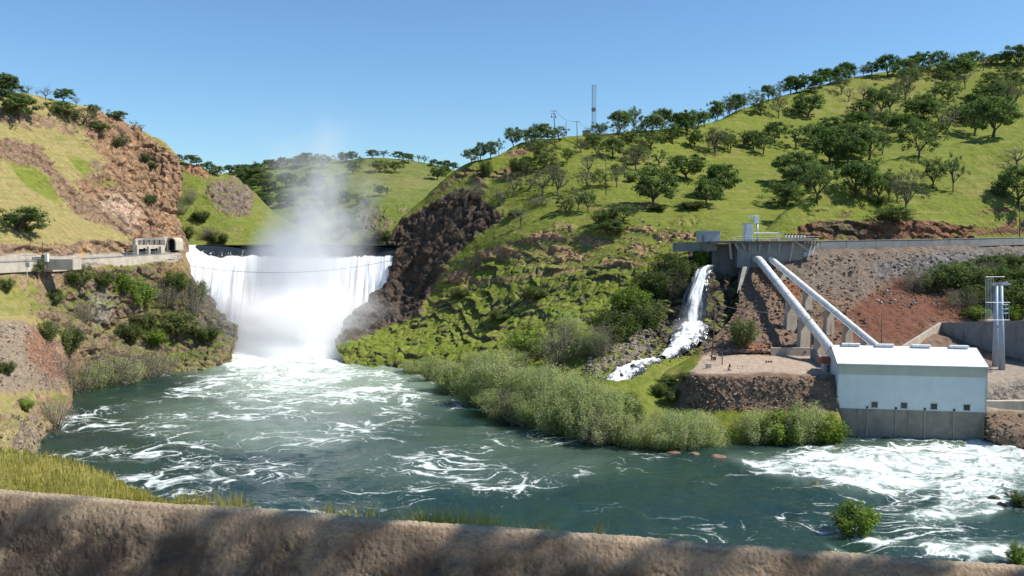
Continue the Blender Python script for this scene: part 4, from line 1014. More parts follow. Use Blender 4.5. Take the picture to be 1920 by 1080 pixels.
Z8 = (840, 140, 3.375); Z7 = (1280, 80, 2.842); Z1 = (0, 120, 2.454); Z3 = (320, 240, 2.25)
grove([('D', 150, 560, 85, 80), ('D', 205, 535, 95, 75), ('D', 270, 507, 90, 85), ('T', 325, 468, 95, 60), ('D', 415, 445, 115, 90), ('M', 490, 425, 80, 70), ('M', 530, 462, 120, 80), ('D', 597, 432, 118, 130),
       ('M', 700, 414, 74, 82), ('M', 960, 384, 76, 105), ('X', 880, 384, 55, 40), ('G', 1078, 405, 95, 80), ('D', 1085, 352, 128, 130), ('T', 1182, 362, 142, 110), ('M', 1250, 372, 100, 80), ('D', 1295, 372, 125, 110), ('D', 1355, 352, 135, 120), ('M', 1420, 440, 120, 110),
       ('D', 1470, 375, 130, 100), ('D', 1510, 382, 150, 120), ('D', 1575, 342, 110, 100), ('M', 1625, 330, 95, 90), ('D', 1690, 284, 100, 75), ('G', 1770, 274, 95, 70), ('D', 1825, 248, 110, 85)],
      "along the central hilltop", "oaks along the central hilltop", Z8, ("central_hill",))
grove([('M', 755, 566, 105, 65), ('G', 842, 492, 85, 85), ('T', 945, 532, 90, 70), ('D', 1045, 527, 118, 125), ('G', 1195, 612, 165, 170), ('M', 1190, 560, 110, 130), ('T', 1345, 587, 90, 115), ('M', 1140, 440, 80, 80), ('M', 920, 460, 90, 90), ('M', 1280, 467, 112, 135), ('M', 1565, 462, 100, 82), ('G', 1695, 492, 150, 150), ('M', 1775, 472, 102, 80), ('T', 1870, 455, 85, 50), ('M', 1190, 420, 90, 60), ('G', 960, 440, 90, 80)],
      "on the upper central slope", "oaks on the upper central slope", Z8, ("central_hill",))
grove([('D', 1515, 664, 155, 195, "broad round dark oak above and beside the tall lone oak"), ('D', 1307, 832, 245, 235, "tallest dark oak standing alone with a long shadow on the central slope"), ('D', 1640, 827, 150, 150, "smaller front oak of the pair above the grey valve shed"), ('D', 1722, 782, 215, 205, "taller rear oak of the pair above the grey valve shed"),
       ('M', 1107, 937, 112, 125, "small bright round tree on the grass below the lone oak"), ('X', 882, 642, 140, 105), ('M', 960, 712, 112, 85), ('G', 1070, 712, 145, 105), ('G', 700, 767, 170, 135), ('X', 600, 764, 160, 135), ('G', 520, 742, 105, 100), ('G', 870, 732, 125, 125), ('M', 887, 867, 135, 92), ('G', 825, 857, 115, 110), ('M', 745, 877, 112, 120), ('X', 455, 972, 145, 115), ('X', 335, 832, 130, 130), ('G', 415, 767, 165, 125), ('M', 595, 560, 150, 150), ('S', 450, 640, 120, 140), ('M', 640, 620, 120, 120), ('G', 660, 700, 130, 110), ('X', 110, 830, 150, 190, "brown bare tree on the brink of the shaded gorge cliff"), ('K', 190, 780, 110, 140), ('S', 1160, 677, 50, 80), ('B', 1022, 1010, 85, 150, "dark bush beside the orange rocks below the lone oak"), ('S', 1330, 860, 40, 120, "low dark brush in the shade of the lone oak"), ('S', 1560, 850, 60, 170, "low scrub in the shade under the oak pair"), ('K', 580, 830, 60, 130), ('S', 240, 640, 110, 90), ('S', 420, 900, 50, 100), ('K', 470, 640, 90, 100)],
      "on the lower central slope", "trees low on the central slope", Z8, ("central_hill",))
grove([('D', 180, 408, 95, 72), ('G', 245, 398, 105, 72), ('M', 282, 364, 92, 80), ('G', 330, 354, 92, 70), ('G', 390, 334, 82, 80), ('D', 455, 304, 80, 70), ('G', 520, 294, 80, 65), ('D', 575, 275, 85, 80), ('D', 607, 266, 92, 90), ('T', 650, 240, 80, 50), ('D', 690, 267, 90, 100), ('D', 740, 234, 92, 90), ('D', 790, 220, 75, 90), ('D', 838, 214, 75, 75), ('D', 872, 199, 90, 80), ('X', 920, 186, 70, 60), ('G', 965, 184, 60, 50), ('D', 1005, 174, 65, 72), ('D', 1095, 184, 122, 112, "big dense oak standing tallest in the middle of the far skyline row"), ('D', 1190, 174, 92, 92), ('D', 1262, 164, 100, 105), ('X', 1310, 172, 110, 80), ('D', 1360, 154, 110, 85), ('X', 1420, 154, 112, 90), ('D', 1470, 192, 112, 110), ('D', 1548, 134, 92, 85), ('X', 1602, 149, 92, 60), ('M', 1640, 120, 55, 60), ('D', 1672, 115, 55, 60), ('D', 1722, 113, 60, 60), ('D', 1782, 130, 100, 110), ('M', 1830, 120, 80, 80), ('G', 1230, 190, 80, 80), ('M', 1400, 190, 80, 80), ('D', 1500, 150, 80, 70)],
      "on the right-hand skyline", "oaks along the right-hand skyline", Z7, ("central_hill",))
grove([('M', 415, 388, 88, 80), ('G', 510, 402, 125, 95), ('D', 665, 398, 132, 122), ('G', 850, 274, 85, 75), ('X', 882, 314, 75, 60), ('X', 965, 314, 95, 80), ('M', 1050, 388, 152, 115), ('G', 1112, 384, 175, 122), ('T', 1195, 393, 92, 72), ('G', 1190, 304, 125, 100), ('M', 1210, 244, 105, 95), ('D', 945, 404, 92, 105), ('T', 1350, 204, 82, 70), ('M', 1415, 229, 72, 70), ('X', 1505, 249, 105, 90), ('B', 1622, 208, 52, 45), ('M', 1715, 233, 100, 112), ('T', 1345, 313, 82, 62), ('M', 1410, 323, 112, 112), ('D', 1640, 320, 110, 130), ('M', 1770, 250, 90, 100), ('G', 1690, 310, 110, 100), ('M', 1730, 300, 110, 110), ('G', 1800, 260, 100, 80), ('D', 1010, 330, 80, 80)],
      "high on the right-hand hill", "oaks high on the right-hand hill", Z7, ("central_hill",))
grove([('M', 65, 563, 92, 72), ('G', 175, 594, 142, 130), ('M', 250, 584, 102, 82), ('X', 330, 557, 80, 70), ('D', 375, 562, 92, 92), ('M', 430, 592, 102, 92), ('D', 490, 533, 102, 96), ('T', 605, 563, 112, 130), ('M', 695, 533, 112, 90), ('D', 790, 490, 85, 100), ('D', 745, 564, 122, 110), ('D', 785, 648, 175, 165), ('D', 880, 655, 155, 160), ('D', 862, 565, 125, 150), ('D', 940, 575, 110, 110), ('D', 992, 625, 155, 155), ('G', 1062, 595, 150, 100), ('D', 1155, 518, 132, 122), ('D', 1290, 404, 122, 132), ('D', 1250, 420, 100, 100), ('M', 1360, 434, 105, 110), ('X', 1412, 504, 132, 120), ('M', 1345, 513, 92, 92), ('D', 1555, 498, 172, 145), ('D', 1655, 503, 195, 195, "widest dark oak with a broad crown high on the right spur"), ('G', 1762, 374, 142, 150), ('D', 1540, 400, 110, 150), ('M', 1090, 470, 110, 110), ('G', 1000, 470, 110, 110), ('D', 920, 480, 100, 110), ('M', 1480, 430, 110, 110), ('D', 1600, 440, 120, 120)],
      "in the wooded gully", "oaks in the wooded gully", Z7)
grove([('B', 545, 862, 130, 180), ('D', 600, 745, 165, 190), ('M', 715, 853, 212, 155), ('D', 925, 828, 205, 175), ('M', 1040, 844, 165, 95), ('T', 1092, 850, 155, 95), ('G', 1145, 856, 160, 100), ('G', 1197, 908, 225, 150), ('M', 1255, 622, 182, 165), ('M', 1337, 778, 155, 115), ('T', 1442, 798, 195, 100, "gaunt dark oak standing by itself above the red road cut"), ('X', 1790, 664, 112, 135), ('D', 1795, 880, 225, 200, "large dark oak at the very edge above the canal wall"), ('B', 1110, 955, 80, 150, "low dark bush on the lip of the red road cut"), ('D', 660, 800, 150, 150), ('S', 1030, 860, 40, 90), ('G', 990, 840, 120, 100)],
      "along the right spur", "oaks on the right spur", Z7)
grove([('D', 10, 150, 90, 100), ('D', 45, 168, 100, 105), ('M', 90, 195, 60, 80), ('D', 90, 266, 125, 145, "big round dark oak on the grass near the left hilltop"), ('X', 130, 137, 40, 36), ('X', 210, 166, 62, 60), ('X', 170, 145, 22, 20), ('D', 295, 174, 54, 76), ('X', 350, 194, 42, 42), ('B', 280, 238, 66, 92, "rounded dark bush leading the line of bushes down the left hilltop"), ('G', 345, 262, 60, 80), ('G', 390, 286, 85, 100), ('D', 430, 226, 36, 50), ('D', 548, 258, 46, 72), ('X', 620, 304, 45, 45), ('X', 648, 310, 35, 35), ('G', 572, 404, 90, 65), ('B', 460, 312, 50, 80), ('B', 500, 245, 18, 22)],
      "on the left hill above the cliff", "trees on the left hill", Z1, ("left_hill",))
grove([('B', 85, 772, 128, 180, "wide round bush on the dry slope above the canal road"), ('B', 690, 644, 44, 56, "small dark bush clinging to the orange cliff"), ('S', 670, 450, 40, 50), ('S', 545, 380, 40, 50), ('S', 700, 480, 30, 50)], "on the orange cliff", "bushes on the left cliff", Z1, ("left_hill",))
grove([('D', 778, 404, 26, 30), ('D', 826, 434, 26, 32), ('D', 880, 454, 40, 58), ('D', 905, 458, 30, 40), ('D', 938, 476, 26, 30), ('D', 965, 496, 42, 36), ('D', 1000, 514, 44, 50), ('K', 870, 640, 70, 80), ('K', 830, 690, 60, 70), ('S', 930, 720, 50, 90), ('K', 960, 800, 60, 100), ('S', 850, 800, 60, 90), ('S', 1000, 830, 60, 110)],
      "on the valley side behind the cliff", "trees on the valley side", Z1, ("valley_side_hill",))
grove([('D', 250, 196, 38, 45), ('D', 290, 190, 38, 45), ('D', 325, 192, 38, 45), ('D', 370, 185, 38, 45), ('D', 415, 172, 38, 42), ('D', 440, 170, 36, 40), ('D', 470, 168, 40, 42), ('D', 512, 164, 38, 42), ('D', 548, 158, 38, 42), ('D', 575, 156, 48, 62), ('M', 640, 170, 60, 66), ('D', 735, 144, 42, 52), ('D', 765, 138, 36, 40), ('G', 800, 160, 36, 46), ('D', 850, 126, 34, 46), ('T', 900, 124, 32, 42), ('D', 962, 130, 36, 46), ('D', 1000, 148, 38, 46), ('T', 1045, 144, 30, 26), ('T', 1072, 146, 30, 30), ('D', 1108, 162, 32, 36), ('D', 1140, 166, 28, 34), ('D', 1165, 170, 32, 36), ('D', 1195, 172, 32, 36)],
      "along the far skyline beyond the dam", "trees along the far skyline", Z3, ("far_hill",))
rr_ = random.Random(3)
grove([('M', 880, 188, 52, 66), ('M', 948, 188, 50, 62), ('D', 770, 192, 46, 60), ('D', 1125, 218, 52, 54), ('D', 1160, 204, 44, 46), ('D', 885, 284, 46, 42), ('T', 912, 288, 36, 26), ('M', 822, 334, 42, 46), ('M', 790, 320, 40, 50), ('D', 600, 268, 70, 90), ('D', 490, 252, 60, 80), ('D', 720, 246, 50, 60), ('S', 850, 480, 50, 90), ('S', 900, 470, 40, 70), ('S', 780, 430, 40, 70), ('D', 490, 330, 60, 80), ('D', 650, 330, 70, 90), ('D', 600, 380, 60, 80), ('D', 720, 320, 60, 70), ('D', 740, 400, 60, 80)] +
      [('D', rr_.uniform(270, 420), rr_.uniform(210, 330), rr_.uniform(36, 50), rr_.uniform(42, 60)) for _ in range(22)],
      "on the far slope below the skyline", "trees on the far slope", Z3, ("far_hill",))

# ------------------------------------------------------------------ river bank willows and shrubs
B_ = ("central_hill", "rubble_slope")
grove([('W', 778, 702, 36, 60), ('W', 812, 716, 56, 75), ('W', 850, 737, 66, 85), ('W', 892, 759, 84, 95), ('W', 936, 782, 92, 100), ('W', 986, 797, 96, 105), ('K', 960, 792, 60, 80), ('W', 1036, 814, 98, 105), ('W', 1086, 830, 108, 110), ('K', 1120, 834, 70, 90), ('W', 1138, 835, 104, 110), ('W', 1186, 838, 90, 100)],
      "along the water's edge below the mossy ledges", "willows along the water's edge", None, B_)
grove([('W', 832, 702, 46, 80), ('W', 880, 718, 66, 95), ('W', 930, 738, 82, 100), ('W', 985, 752, 86, 105), ('W', 1040, 768, 88, 110), ('W', 1095, 788, 88, 110), ('W', 1150, 800, 84, 105), ('W', 1190, 806, 56, 70), ('W', 900, 694, 44, 85), ('W', 955, 706, 56, 95), ('W', 1010, 724, 58, 100), ('W', 1070, 744, 62, 100), ('W', 1120, 762, 58, 95)],
      "in the willow thicket behind the water's edge", "willows in the thicket", None, B_)
grove([('W', 1232, 843, 86, 95), ('W', 1276, 847, 90, 105), ('W', 1318, 849, 72, 85), ('W', 1350, 846, 36, 50), ('W', 1250, 805, 56, 80), ('W', 1298, 812, 56, 85)],
      "in the clump left of the grassy spit", "willows by the grassy spit", None, ("rubble_slope", "central_hill"))
grove([('W', 1418, 832, 74, 84), ('L', 1462, 834, 64, 85), ('W', 1508, 834, 92, 92), ('L', 1545, 834, 60, 75), ('L', 1592, 842, 60, 70), ('L', 1622, 842, 32, 40)], "in the clump beside the powerhouse foot", "shrubs beside the powerhouse", None, ("rubble_slope",))
grove([('L', 990, 672, 58, 92, "bright green rounded shrub below the mossy ledges"), ('K', 1052, 684, 84, 95, "tall leafless thicket between two green trees below the ledges"), ('W', 1106, 668, 66, 80), ('K', 1130, 664, 56, 60), ('S', 1150, 640, 66, 90), ('L', 1182, 588, 56, 78), ('S', 1215, 615, 55, 70), ('W', 1068, 640, 55, 80), ('S', 1242, 560, 52, 56), ('S', 1285, 540, 56, 56), ('K', 1262, 556, 50, 60), ('L', 1318, 500, 36, 36, "bright shrub right beside the top of the narrow waterfall"), ('S', 1215, 545, 40, 60), ('S', 1255, 520, 50, 60), ('S', 1392, 648, 56, 55, "single green shrub on the brown rubble below the pipes"), ('S', 1238, 742, 26, 34), ('S', 1262, 752, 22, 40), ('S', 1284, 712, 16, 26), ('B', 1252, 722, 16, 30), ('S', 1190, 800, 50, 40), ('S', 1180, 770, 40, 36), ('S', 1135, 420, 30, 50), ('S', 1000, 560, 26, 50), ('S', 860, 560, 24, 40), ('S', 940, 600, 24, 50)],
      "around the ravine and ledges", "shrubs around the ravine", None, ("central_hill", "rubble_slope"))
grove([('S', 1750, 545, 36, 60), ('B', 1786, 542, 50, 66), ('S', 1830, 550, 60, 74), ('B', 1872, 545, 46, 66), ('S', 1916, 545, 50, 74), ('K', 1852, 530, 40, 60), ('S', 1800, 512, 26, 56), ('B', 1850, 502, 26, 50), ('S', 1895, 500, 28, 60), ('K', 1770, 515, 24, 50), ('K', 1715, 545, 50, 60), ('S', 1850, 575, 50, 80), ('S', 1905, 580, 60, 90), ('L', 1900, 600, 34, 60), ('K', 1800, 575, 34, 80), ('L', 1830, 598, 26, 50)],
      "in the dark brush above the retaining wall", "brush above the retaining wall", None, ("rubble_slope",))
grove([('S', 147, 532, 46, 52, "round green bush below the canal wall beside its pale pier"), ('B', 66, 516, 28, 30, "small dark bush against the canal wall by the sign"), ('L', 268, 578, 62, 52, "brightest yellow green bush on the left bank"), ('L', 228, 550, 40, 56), ('S', 196, 536, 30, 46), ('K', 308, 572, 40, 56), ('S', 335, 625, 44, 66), ('S', 128, 662, 56, 68), ('K', 360, 590, 60, 60), ('S', 270, 620, 36, 50), ('L', 290, 645, 30, 50), ('S', 240, 640, 40, 50), ('S', 385, 640, 30, 50), ('S', 100, 570, 30, 40), ('S', 330, 545, 40, 50), ('S', 10, 545, 26, 40), ('L', 45, 768, 24, 40), ('S', 90, 640, 40, 40), ('S', 12, 700, 24, 34), ('K', 160, 600, 34, 60), ('S', 370, 560, 40, 40)],
      "on the left bank below the canal wall", "shrubs on the left bank", None, ("left_hill",))
grove([('K', 140, 741, 64, 90), ('W', 182, 734, 66, 85), ('K', 205, 732, 70, 95), ('W', 236, 724, 64, 85), ('K', 262, 718, 66, 90), ('K', 298, 708, 50, 66), ('K', 100, 800, 52, 70)], "along the left water's edge", "thickets along the left water's edge", None, ("left_hill",))

def water_at(px, py): return Vector(atz(px, py, 0.0))
plant('L', 1604, 1000, 68, 92, "bright green bush standing in the rapids near the parapet", None, None, water_at(1604, 1000) - Vector((0, 0, .3)))
plant('L', 1905, 1062, 50, 52, "small green bush in the water in the corner above the parapet", None, None, water_at(1905, 1062) - Vector((0, 0, .3)))
plant('S', 1915, 946, 30, 40, "low green bush among the dark rocks in the rapids", None, None, water_at(1915, 948) - Vector((0, 0, .2)))

# ------------------------------------------------------------------ rocks
def ico(sub=2):
    import bmesh
    bm = bmesh.new(); bmesh.ops.create_icosphere(bm, subdivisions=sub, radius=1.0)
    v = np.array([q.co[:] for q in bm.verts]); f = np.array([[q.index for q in p.verts] for p in bm.faces]); bm.free()
    return v, f
def rock_shape(seed, sub=2, sharp=1.0):
    v, f = ico(sub); rng = np.random.default_rng(seed)
    for _ in range(9):                       # chop flat faces off a ball
        n = rng.normal(size=3); n /= np.linalg.norm(n); d = rng.uniform(0.45, 0.85)
        s = v @ n; v = v - np.clip(s - d, 0, None)[:, None] * n * sharp
    v = v * rng.uniform(0.75, 1.25, 3) + (fbm(v + seed, 2.5, 2, seed)[:, None] - 0.5) * 0.12
    return v, f
ROCKS = [rock_shape(k, 1) for k in range(10)]
def stone_mat():
    t = NT("stone"); c = t.attr("tint"); n = t.noise(t.pos(), 1.2, 5, 0.65)
    t.pbr(t.mix(t.lin(n, 0.3, 0.7, 0, 1), t.mix(1.0, c, (0.65, 0.63, 0.6), 'MULTIPLY'), t.mix(1.0, c, (1.2, 1.2, 1.2), 'MULTIPLY')), 0.95, 0.1, t.bump(n, 0.4, 0.2))
    return t.m
M['stone'] = stone_mat()
def stones(name, gridname, poly, n, smin, smax, cols, label, seed, dens=None):
    rng = np.random.default_rng(seed); S = GRIDS[gridname]
    px, py = proj(S); w = np.zeros(px.shape)
    for p in poly: w = np.maximum(w, pol(px, py, p, 6))
    idx = np.argwhere(w > 0.5)
    if dens is not None: pass
    pick = idx[rng.integers(0, len(idx), n)]
    P = S[pick[:, 0], pick[:, 1]] + rng.normal(0, 0.5, (n, 3)) * [1, 1, 0.1]
    sz = smin + (smax - smin) * rng.random(n) ** 3.0
    VV = []; FF = []; CC = []; off = 0; cols = np.array(cols)
    for i in range(n):
        v, f = ROCKS[rng.integers(0, len(ROCKS))]
        a = rng.uniform(0, 6.283); b = rng.normal(0, 0.5); ca, sa, cb, sb = math.cos(a), math.sin(a), math.cos(b), math.sin(b)
        R = np.array([[ca, -sa, 0], [sa, ca, 0], [0, 0, 1]]) @ np.array([[1, 0, 0], [0, cb, -sb], [0, sb, cb]])
        VV.append((v * [1, 0.8, 0.6]) @ R.T * sz[i] + P[i] + [0, 0, sz[i] * 0.15]); FF.append(f + off); off += len(v)
        c = cols[rng.integers(0, len(cols))] * rng.uniform(0.7, 1.3); CC.append(np.tile(c, (len(v), 1)))
    me = mesh_np(name, np.concatenate(VV), np.concatenate(FF), M['stone'], False); attr_col(me, "tint", np.concatenate(CC))
    return tag(link(name, me), label, "rubble", None, "stuff")
BR = [(0.27, 0.19, 0.13), (0.22, 0.15, 0.11), (0.33, 0.25, 0.19), (0.24, 0.13, 0.085), (0.19, 0.16, 0.14)]
GY = [(0.26, 0.24, 0.215), (0.20, 0.19, 0.175), (0.36, 0.33, 0.29), (0.15, 0.14, 0.13)]
stones("rubble", "rubble_slope", [[(1340, 540), (1480, 500), (1640, 600), (1560, 660), (1320, 665)]], 3200, 0.16, 0.85, BR, "loose brown rubble under the two pipes", 1)
stones("rubble", "rubble_slope", [[(1270, 706), (1568, 706), (1568, 770), (1300, 766)]], 1500, 0.12, 0.6, BR, "brown rubble on the bank below the gravel terrace", 2)
stones("rubble", "rubble_slope", [[(1480, 480), (1740, 472), (1760, 500), (1840, 560), (1700, 580), (1560, 560)]], 1600, 0.15, 0.9, GY + BR[:2], "grey broken rock on the slope below the canal wall", 3)
stones("rubble", "rubble_slope", [[(1560, 580), (1840, 560), (1840, 600), (1700, 650), (1640, 650)]], 500, 0.12, 0.5, [(0.22, 0.10, 0.06), (0.28, 0.16, 0.11), (0.35, 0.30, 0.26)], "scattered stones on the red earth", 4)
stones("rubble", "rubble_slope", [[(1660, 500), (1760, 475), (2060, 465), (2060, 500), (1760, 520)]], 500, 0.3, 1.3, GY, "large grey boulders below the canal wall", 5)
stones("rubble", "central_hill", [[(1090, 690), (1110, 640), (1180, 605), (1225, 620), (1225, 690), (1170, 710), (1110, 710)]], 900, 0.3, 1.1, [(0.30, 0.25, 0.20), (0.22, 0.19, 0.16), (0.36, 0.31, 0.26), (0.16, 0.14, 0.12)], "angular grey brown riprap beside the cascade", 6)
stones("rubble", "central_hill", [[(1200, 640), (1250, 600), (1300, 610), (1345, 640), (1290, 670), (1230, 690)]], 350, 0.3, 1.3, [(0.07, 0.06, 0.05), (0.10, 0.085, 0.07)], "wet black boulders in the ravine below the narrow waterfall", 7)
stones("rubble", "left_hill", [[(-60, 600), (40, 605), (95, 640), (135, 700), (105, 735), (-60, 725)]], 1800, 0.12, 0.6, [(0.33, 0.28, 0.23), (0.27, 0.15, 0.10), (0.38, 0.33, 0.28), (0.22, 0.17, 0.13)], "loose grey and red scree on the left bank", 8)
stones("rubble", "left_hill", [[(-60, 780), (100, 785), (100, 850), (-60, 930)]], 260, 0.2, 1.0, [(0.28, 0.22, 0.16), (0.20, 0.16, 0.12), (0.33, 0.27, 0.20)], "broken rocks along the near left water's edge", 9)
stones("rubble", "central_hill", [[(960, 470), (1040, 420), (1300, 400), (1330, 450), (1100, 490)]], 260, 0.3, 1.3, [(0.34, 0.20, 0.12), (0.28, 0.18, 0.12), (0.36, 0.27, 0.19)], "orange rocks scattered on the slope above the ledges", 10)
stones("rubble", "rubble_slope", [[(1848, 775), (2060, 775), (2060, 855), (1845, 838)]], 420, 0.2, 0.9, [(0.22, 0.17, 0.12), (0.16, 0.12, 0.09), (0.28, 0.22, 0.16)], "brown rocks on the bank beside the powerhouse", 11)
def boulder(px, py, w, h, col, label, group=None, seed=0, dz=0.0):
    p = water_at(px, py); s = w * p.y / F_PX / 2
    v, f = rock_shape(50 + seed, 3)
    v = v * [s, s * 0.9, h * p.y / F_PX * 0.75]
    me = mesh_np("boulder", v + np.array(p) + [0, 0, dz], f, M['stone'], False); attr_col(me, "tint", np.tile(col, (len(v), 1)))
    return tag(link("boulder", me), label, "boulder", group)
GB = "boulders in the rapids"
boulder(1862, 936, 26, 12, (0.09, 0.08, 0.07), "dark wet boulder leftmost in the row of rocks in the rapids", GB, 1)
boulder(1891, 930, 24, 15, (0.30, 0.25, 0.19), "pale dry boulder between two dark ones in the rapids", GB, 2)
boulder(1912, 944, 36, 18, (0.10, 0.09, 0.07), "large dark boulder with a bush growing behind it in the rapids", GB, 3)
boulder(1531, 910, 26, 9, (0.10, 0.11, 0.07), "mossy boulder with white water breaking over its right side", GB, 4)
boulder(1880, 948, 22, 9, (0.07, 0.06, 0.05), "flat black rock in front of the pale boulder in the rapids", GB, 5)
for i, (a, b, c, d) in enumerate([(1300, 852, 40, 7), (1345, 857, 34, 6), (1262, 849, 26, 6)]):
    boulder(a, b, c, d, (0.24, 0.15, 0.11), ["flat reddish rock at the tip of the willow spit", "low reddish rock reaching farthest into the river off the willow spit", "small reddish rock under the willows of the spit"][i], "rocks at the willow spit", 10 + i)

# ------------------------------------------------------------------ side waterfall and its cascade
def ribbon(name, pts, widths, label, seed, nu=40, nv=160, white=0.85, bulge=0.6, rugged=0.0):
    """pts: points down the middle of a stream, widths in metres"""
    pts = np.array([tuple(p) for p in pts]); t = np.concatenate([[0], np.cumsum(np.linalg.norm(np.diff(pts, axis=0), axis=1))])
    tv = np.linspace(0, t[-1], nv); C = pchip(t, pts, tv); W = np.interp(tv, t, widths)
    u = np.linspace(-0.5, 0.5, nu); G = np.repeat(C[:, None, :], nu, 1)
    edge = 1 + (fbm(np.stack([tv * 0.5, 0 * tv, 0 * tv], -1), 0.6, 3, seed) - 0.5) * 0.25
    G[..., 0] += u[None] * (W * edge)[:, None]; G[..., 1] += (np.abs(u) ** 2 * 4 * bulge)[None]
    n = fbm(np.stack([np.repeat(u[None] * 8, nv, 0), np.repeat(tv[:, None] * 0.35, nu, 1), np.zeros((nv, nu))], -1), 0.9, 4, seed + 3) - 0.5
    G[..., 1] -= n * 0.7; G[..., 2] += n * 0.25
    if rugged: G[..., 2] += rugged * (fbm(G, 0.5, 4, seed + 5) - 0.50) - 2.2 * (np.abs(2 * u) ** 3)[None] + 0.7
    me = mesh_np(name, G.reshape(-1, 3), gridfaces(nv, nu), M['fall'])
    attr_f(me, "white", np.clip(white - 0.35 * (2 * np.abs(u[None]) ** 1) + 0.0 * tv[:, None], 0, 1))
    a = me.attributes.new("fuv", 'FLOAT_VECTOR', 'POINT'); a.data.foreach_set("vector", np.stack([np.repeat(u[None] * (5 if not rugged else 9), nv, 0), np.repeat(tv[:, None], nu, 1) * (1 if not rugged else 5), 0 * n], -1).astype(np.float32).ravel())
    return tag(link(name, me), label, "waterfall", None, "structure")
ribbon("side_waterfall", [at(1331, 497, 309), at(1322, 505, 305), at(1312, 530, 301), at(1304, 560, 297.5), at(1298, 600, 294), at(1296, 616, 292)], [4.6, 5.4, 6.6, 7.8, 8.8, 9.4], "narrow white waterfall dropping beside the dark headworks wall", 5, white=0.64)
ribbon("cascade", [at(1300, 608, 292), at(1292, 624, 287), at(1280, 638, 280), at(1264, 654, 272.5), at(1240, 672, 266)], [11, 12, 9, 6.5, 4], "foaming cascade at the foot of the narrow waterfall", 6, 60, 140, 0.72, 0.1, 2.2)
ribbon("cascade", [at(1232, 676, 264), at(1196, 682, 259), at(1172, 694, 254), at(1156, 712, 250), at(1150, 735, 246), at(1146, 760, 240)], [4, 7, 10, 9, 7, 6], "lower foaming cascade running past the riprap into the willows", 7, 60, 140, 0.70, 0.1, 2.0)
for i, (a, b, w, h, l) in enumerate(((1283, 640, 20, 12, "dark rock splitting the upper cascade"), (1302, 634, 16, 9, "dark rock at the right edge of the upper cascade"), (1186, 690, 20, 12, "dark rock in the middle of the lower cascade"), (1164, 702, 14, 9, "dark rock at the left edge of the lower cascade"), (1270, 622, 16, 9, "dark rock at the left edge of the upper cascade"))):
    g = ground(a, b + 3); sc = w * g.y / F_PX / 2; v, f = rock_shape(80 + i, 3)
    me = mesh_np("boulder", v * [sc, sc, h * g.y / F_PX * 0.7] + np.array(g) + [0, -1.5, 0.6], f, M['stone'], False); attr_col(me, "tint", np.tile((0.06, 0.052, 0.045), (len(v), 1)))
    tag(link("boulder", me), l, "boulder", "rocks in the cascade")
mist("mist", tuple(at(1290, 606, 289)), (22, 14, 13), 0.35, "small spray cloud at the foot of the narrow waterfall", seed=4.0, base_w=0.9, top_w=0.6, fall=1.6)

# ------------------------------------------------------------------ dam
def pb(mb, x0, y0, x1, y1, Y, depth, rz=0.0):
    """a box whose front face covers these photo pixels at distance Y"""
    a = at(x0, y1, Y); b = at(x1, y0, Y)
    return mb.box(((a[0] + b[0]) / 2, Y + depth / 2, (a[2] + b[2]) / 2), (b[0] - a[0], depth, b[2] - a[2]), rz)

d = empty("dam", (-100, 445, 0)); tag(d, "arched concrete dam hidden under the falling water, its pale abutment block showing", "dam")
n_ = 40; us = np.linspace(0, 1, n_)
path = [(CL[0] - 3 + (CR[0] + 8 - CL[0]) * u, CL[1] + (CR[1] - CL[1]) * u + 7 * (1 - (2 * u - 1) ** 2) + 5.2) for u in us]
def under(o, e):
    o.parent = e; o.matrix_parent_inverse = e.matrix_world.inverted() if False else o.matrix_parent_inverse
    o.location = -Vector(e.location); return o
under(MB().strip(path, 6.0, [-4] * n_, [44.6] * n_).build("body", M['concrete_dark']), d)
m = MB(); pb(m, 310, 462, 334, 478, 402, 6); pb(m, 316, 456, 326, 462, 402.4, 5.0)
under(m.build("abutment", M['concrete_pale']), d)

# ------------------------------------------------------------------ left canal: wall, railing, gate house, tunnel mouth
def path_at(lst): return [tuple(at(*q)[:2]) for q in lst], [at(*q)[2] for q in lst]
e = empty("canal_wall", tuple(at(160, 500, 328))); tag(e, "low pale concrete canal wall following the left hillside towards the dam", "canal wall")
top = lrow([(-160, 500, 214), (0, 492, 236), (80, 489, 253), (86, 489, 254), (165, 485, 286), (250, 480, 322), (322, 475, 370)])
top = [(x, y, Y - (5 if x > 120 else 0)) for x, y, Y in top]
xy, zt = path_at(top); bot = lrow([(-160, 520, 214), (0, 509, 236), (80, 505, 253), (86, 507, 254), (165, 502, 286), (250, 494, 322), (322, 482, 370)])
zb = [at(*q)[2] - 0.5 for q in bot]
under(MB().strip(xy, 0.5, zb, zt).build("wall", M['concrete_pale']), e)
xy2 = [(x, y - 0.02) for x, y in xy]
under(MB().strip(xy2, 0.8, zt, [z + 0.28 for z in zt]).build("coping", M['concrete_grey']), e)
e2 = empty("railing", tuple(at(80, 490, 292))); tag(e2, "thin grey pipe railing along the top of the left canal wall", "railing")
pts = [at(px, np.interp(px, [q[0] for q in top], [q[1] for q in top]), np.interp(px, [q[0] for q in top], [q[2] for q in top])) for px in np.linspace(-150, 318, 36)]
m = MB()
for hgt in (0.75, 1.35): m.tube([p + [0, 0, hgt] for p in pts], 0.045, 5)
under(m.build("rail", M['galv']), e2)
for p in pts: under(MB().tube([p, p + [0, 0, 1.4]], 0.05, 5).build("post", M['galv']), e2)
m = MB(); pb(m, 83, 476, 89, 491, 293, 0.9); o = m.build("post_cabinet", M['white'], bevel=0.05); tag(o, "white upright cabinet on the left canal wall", "cabinet")
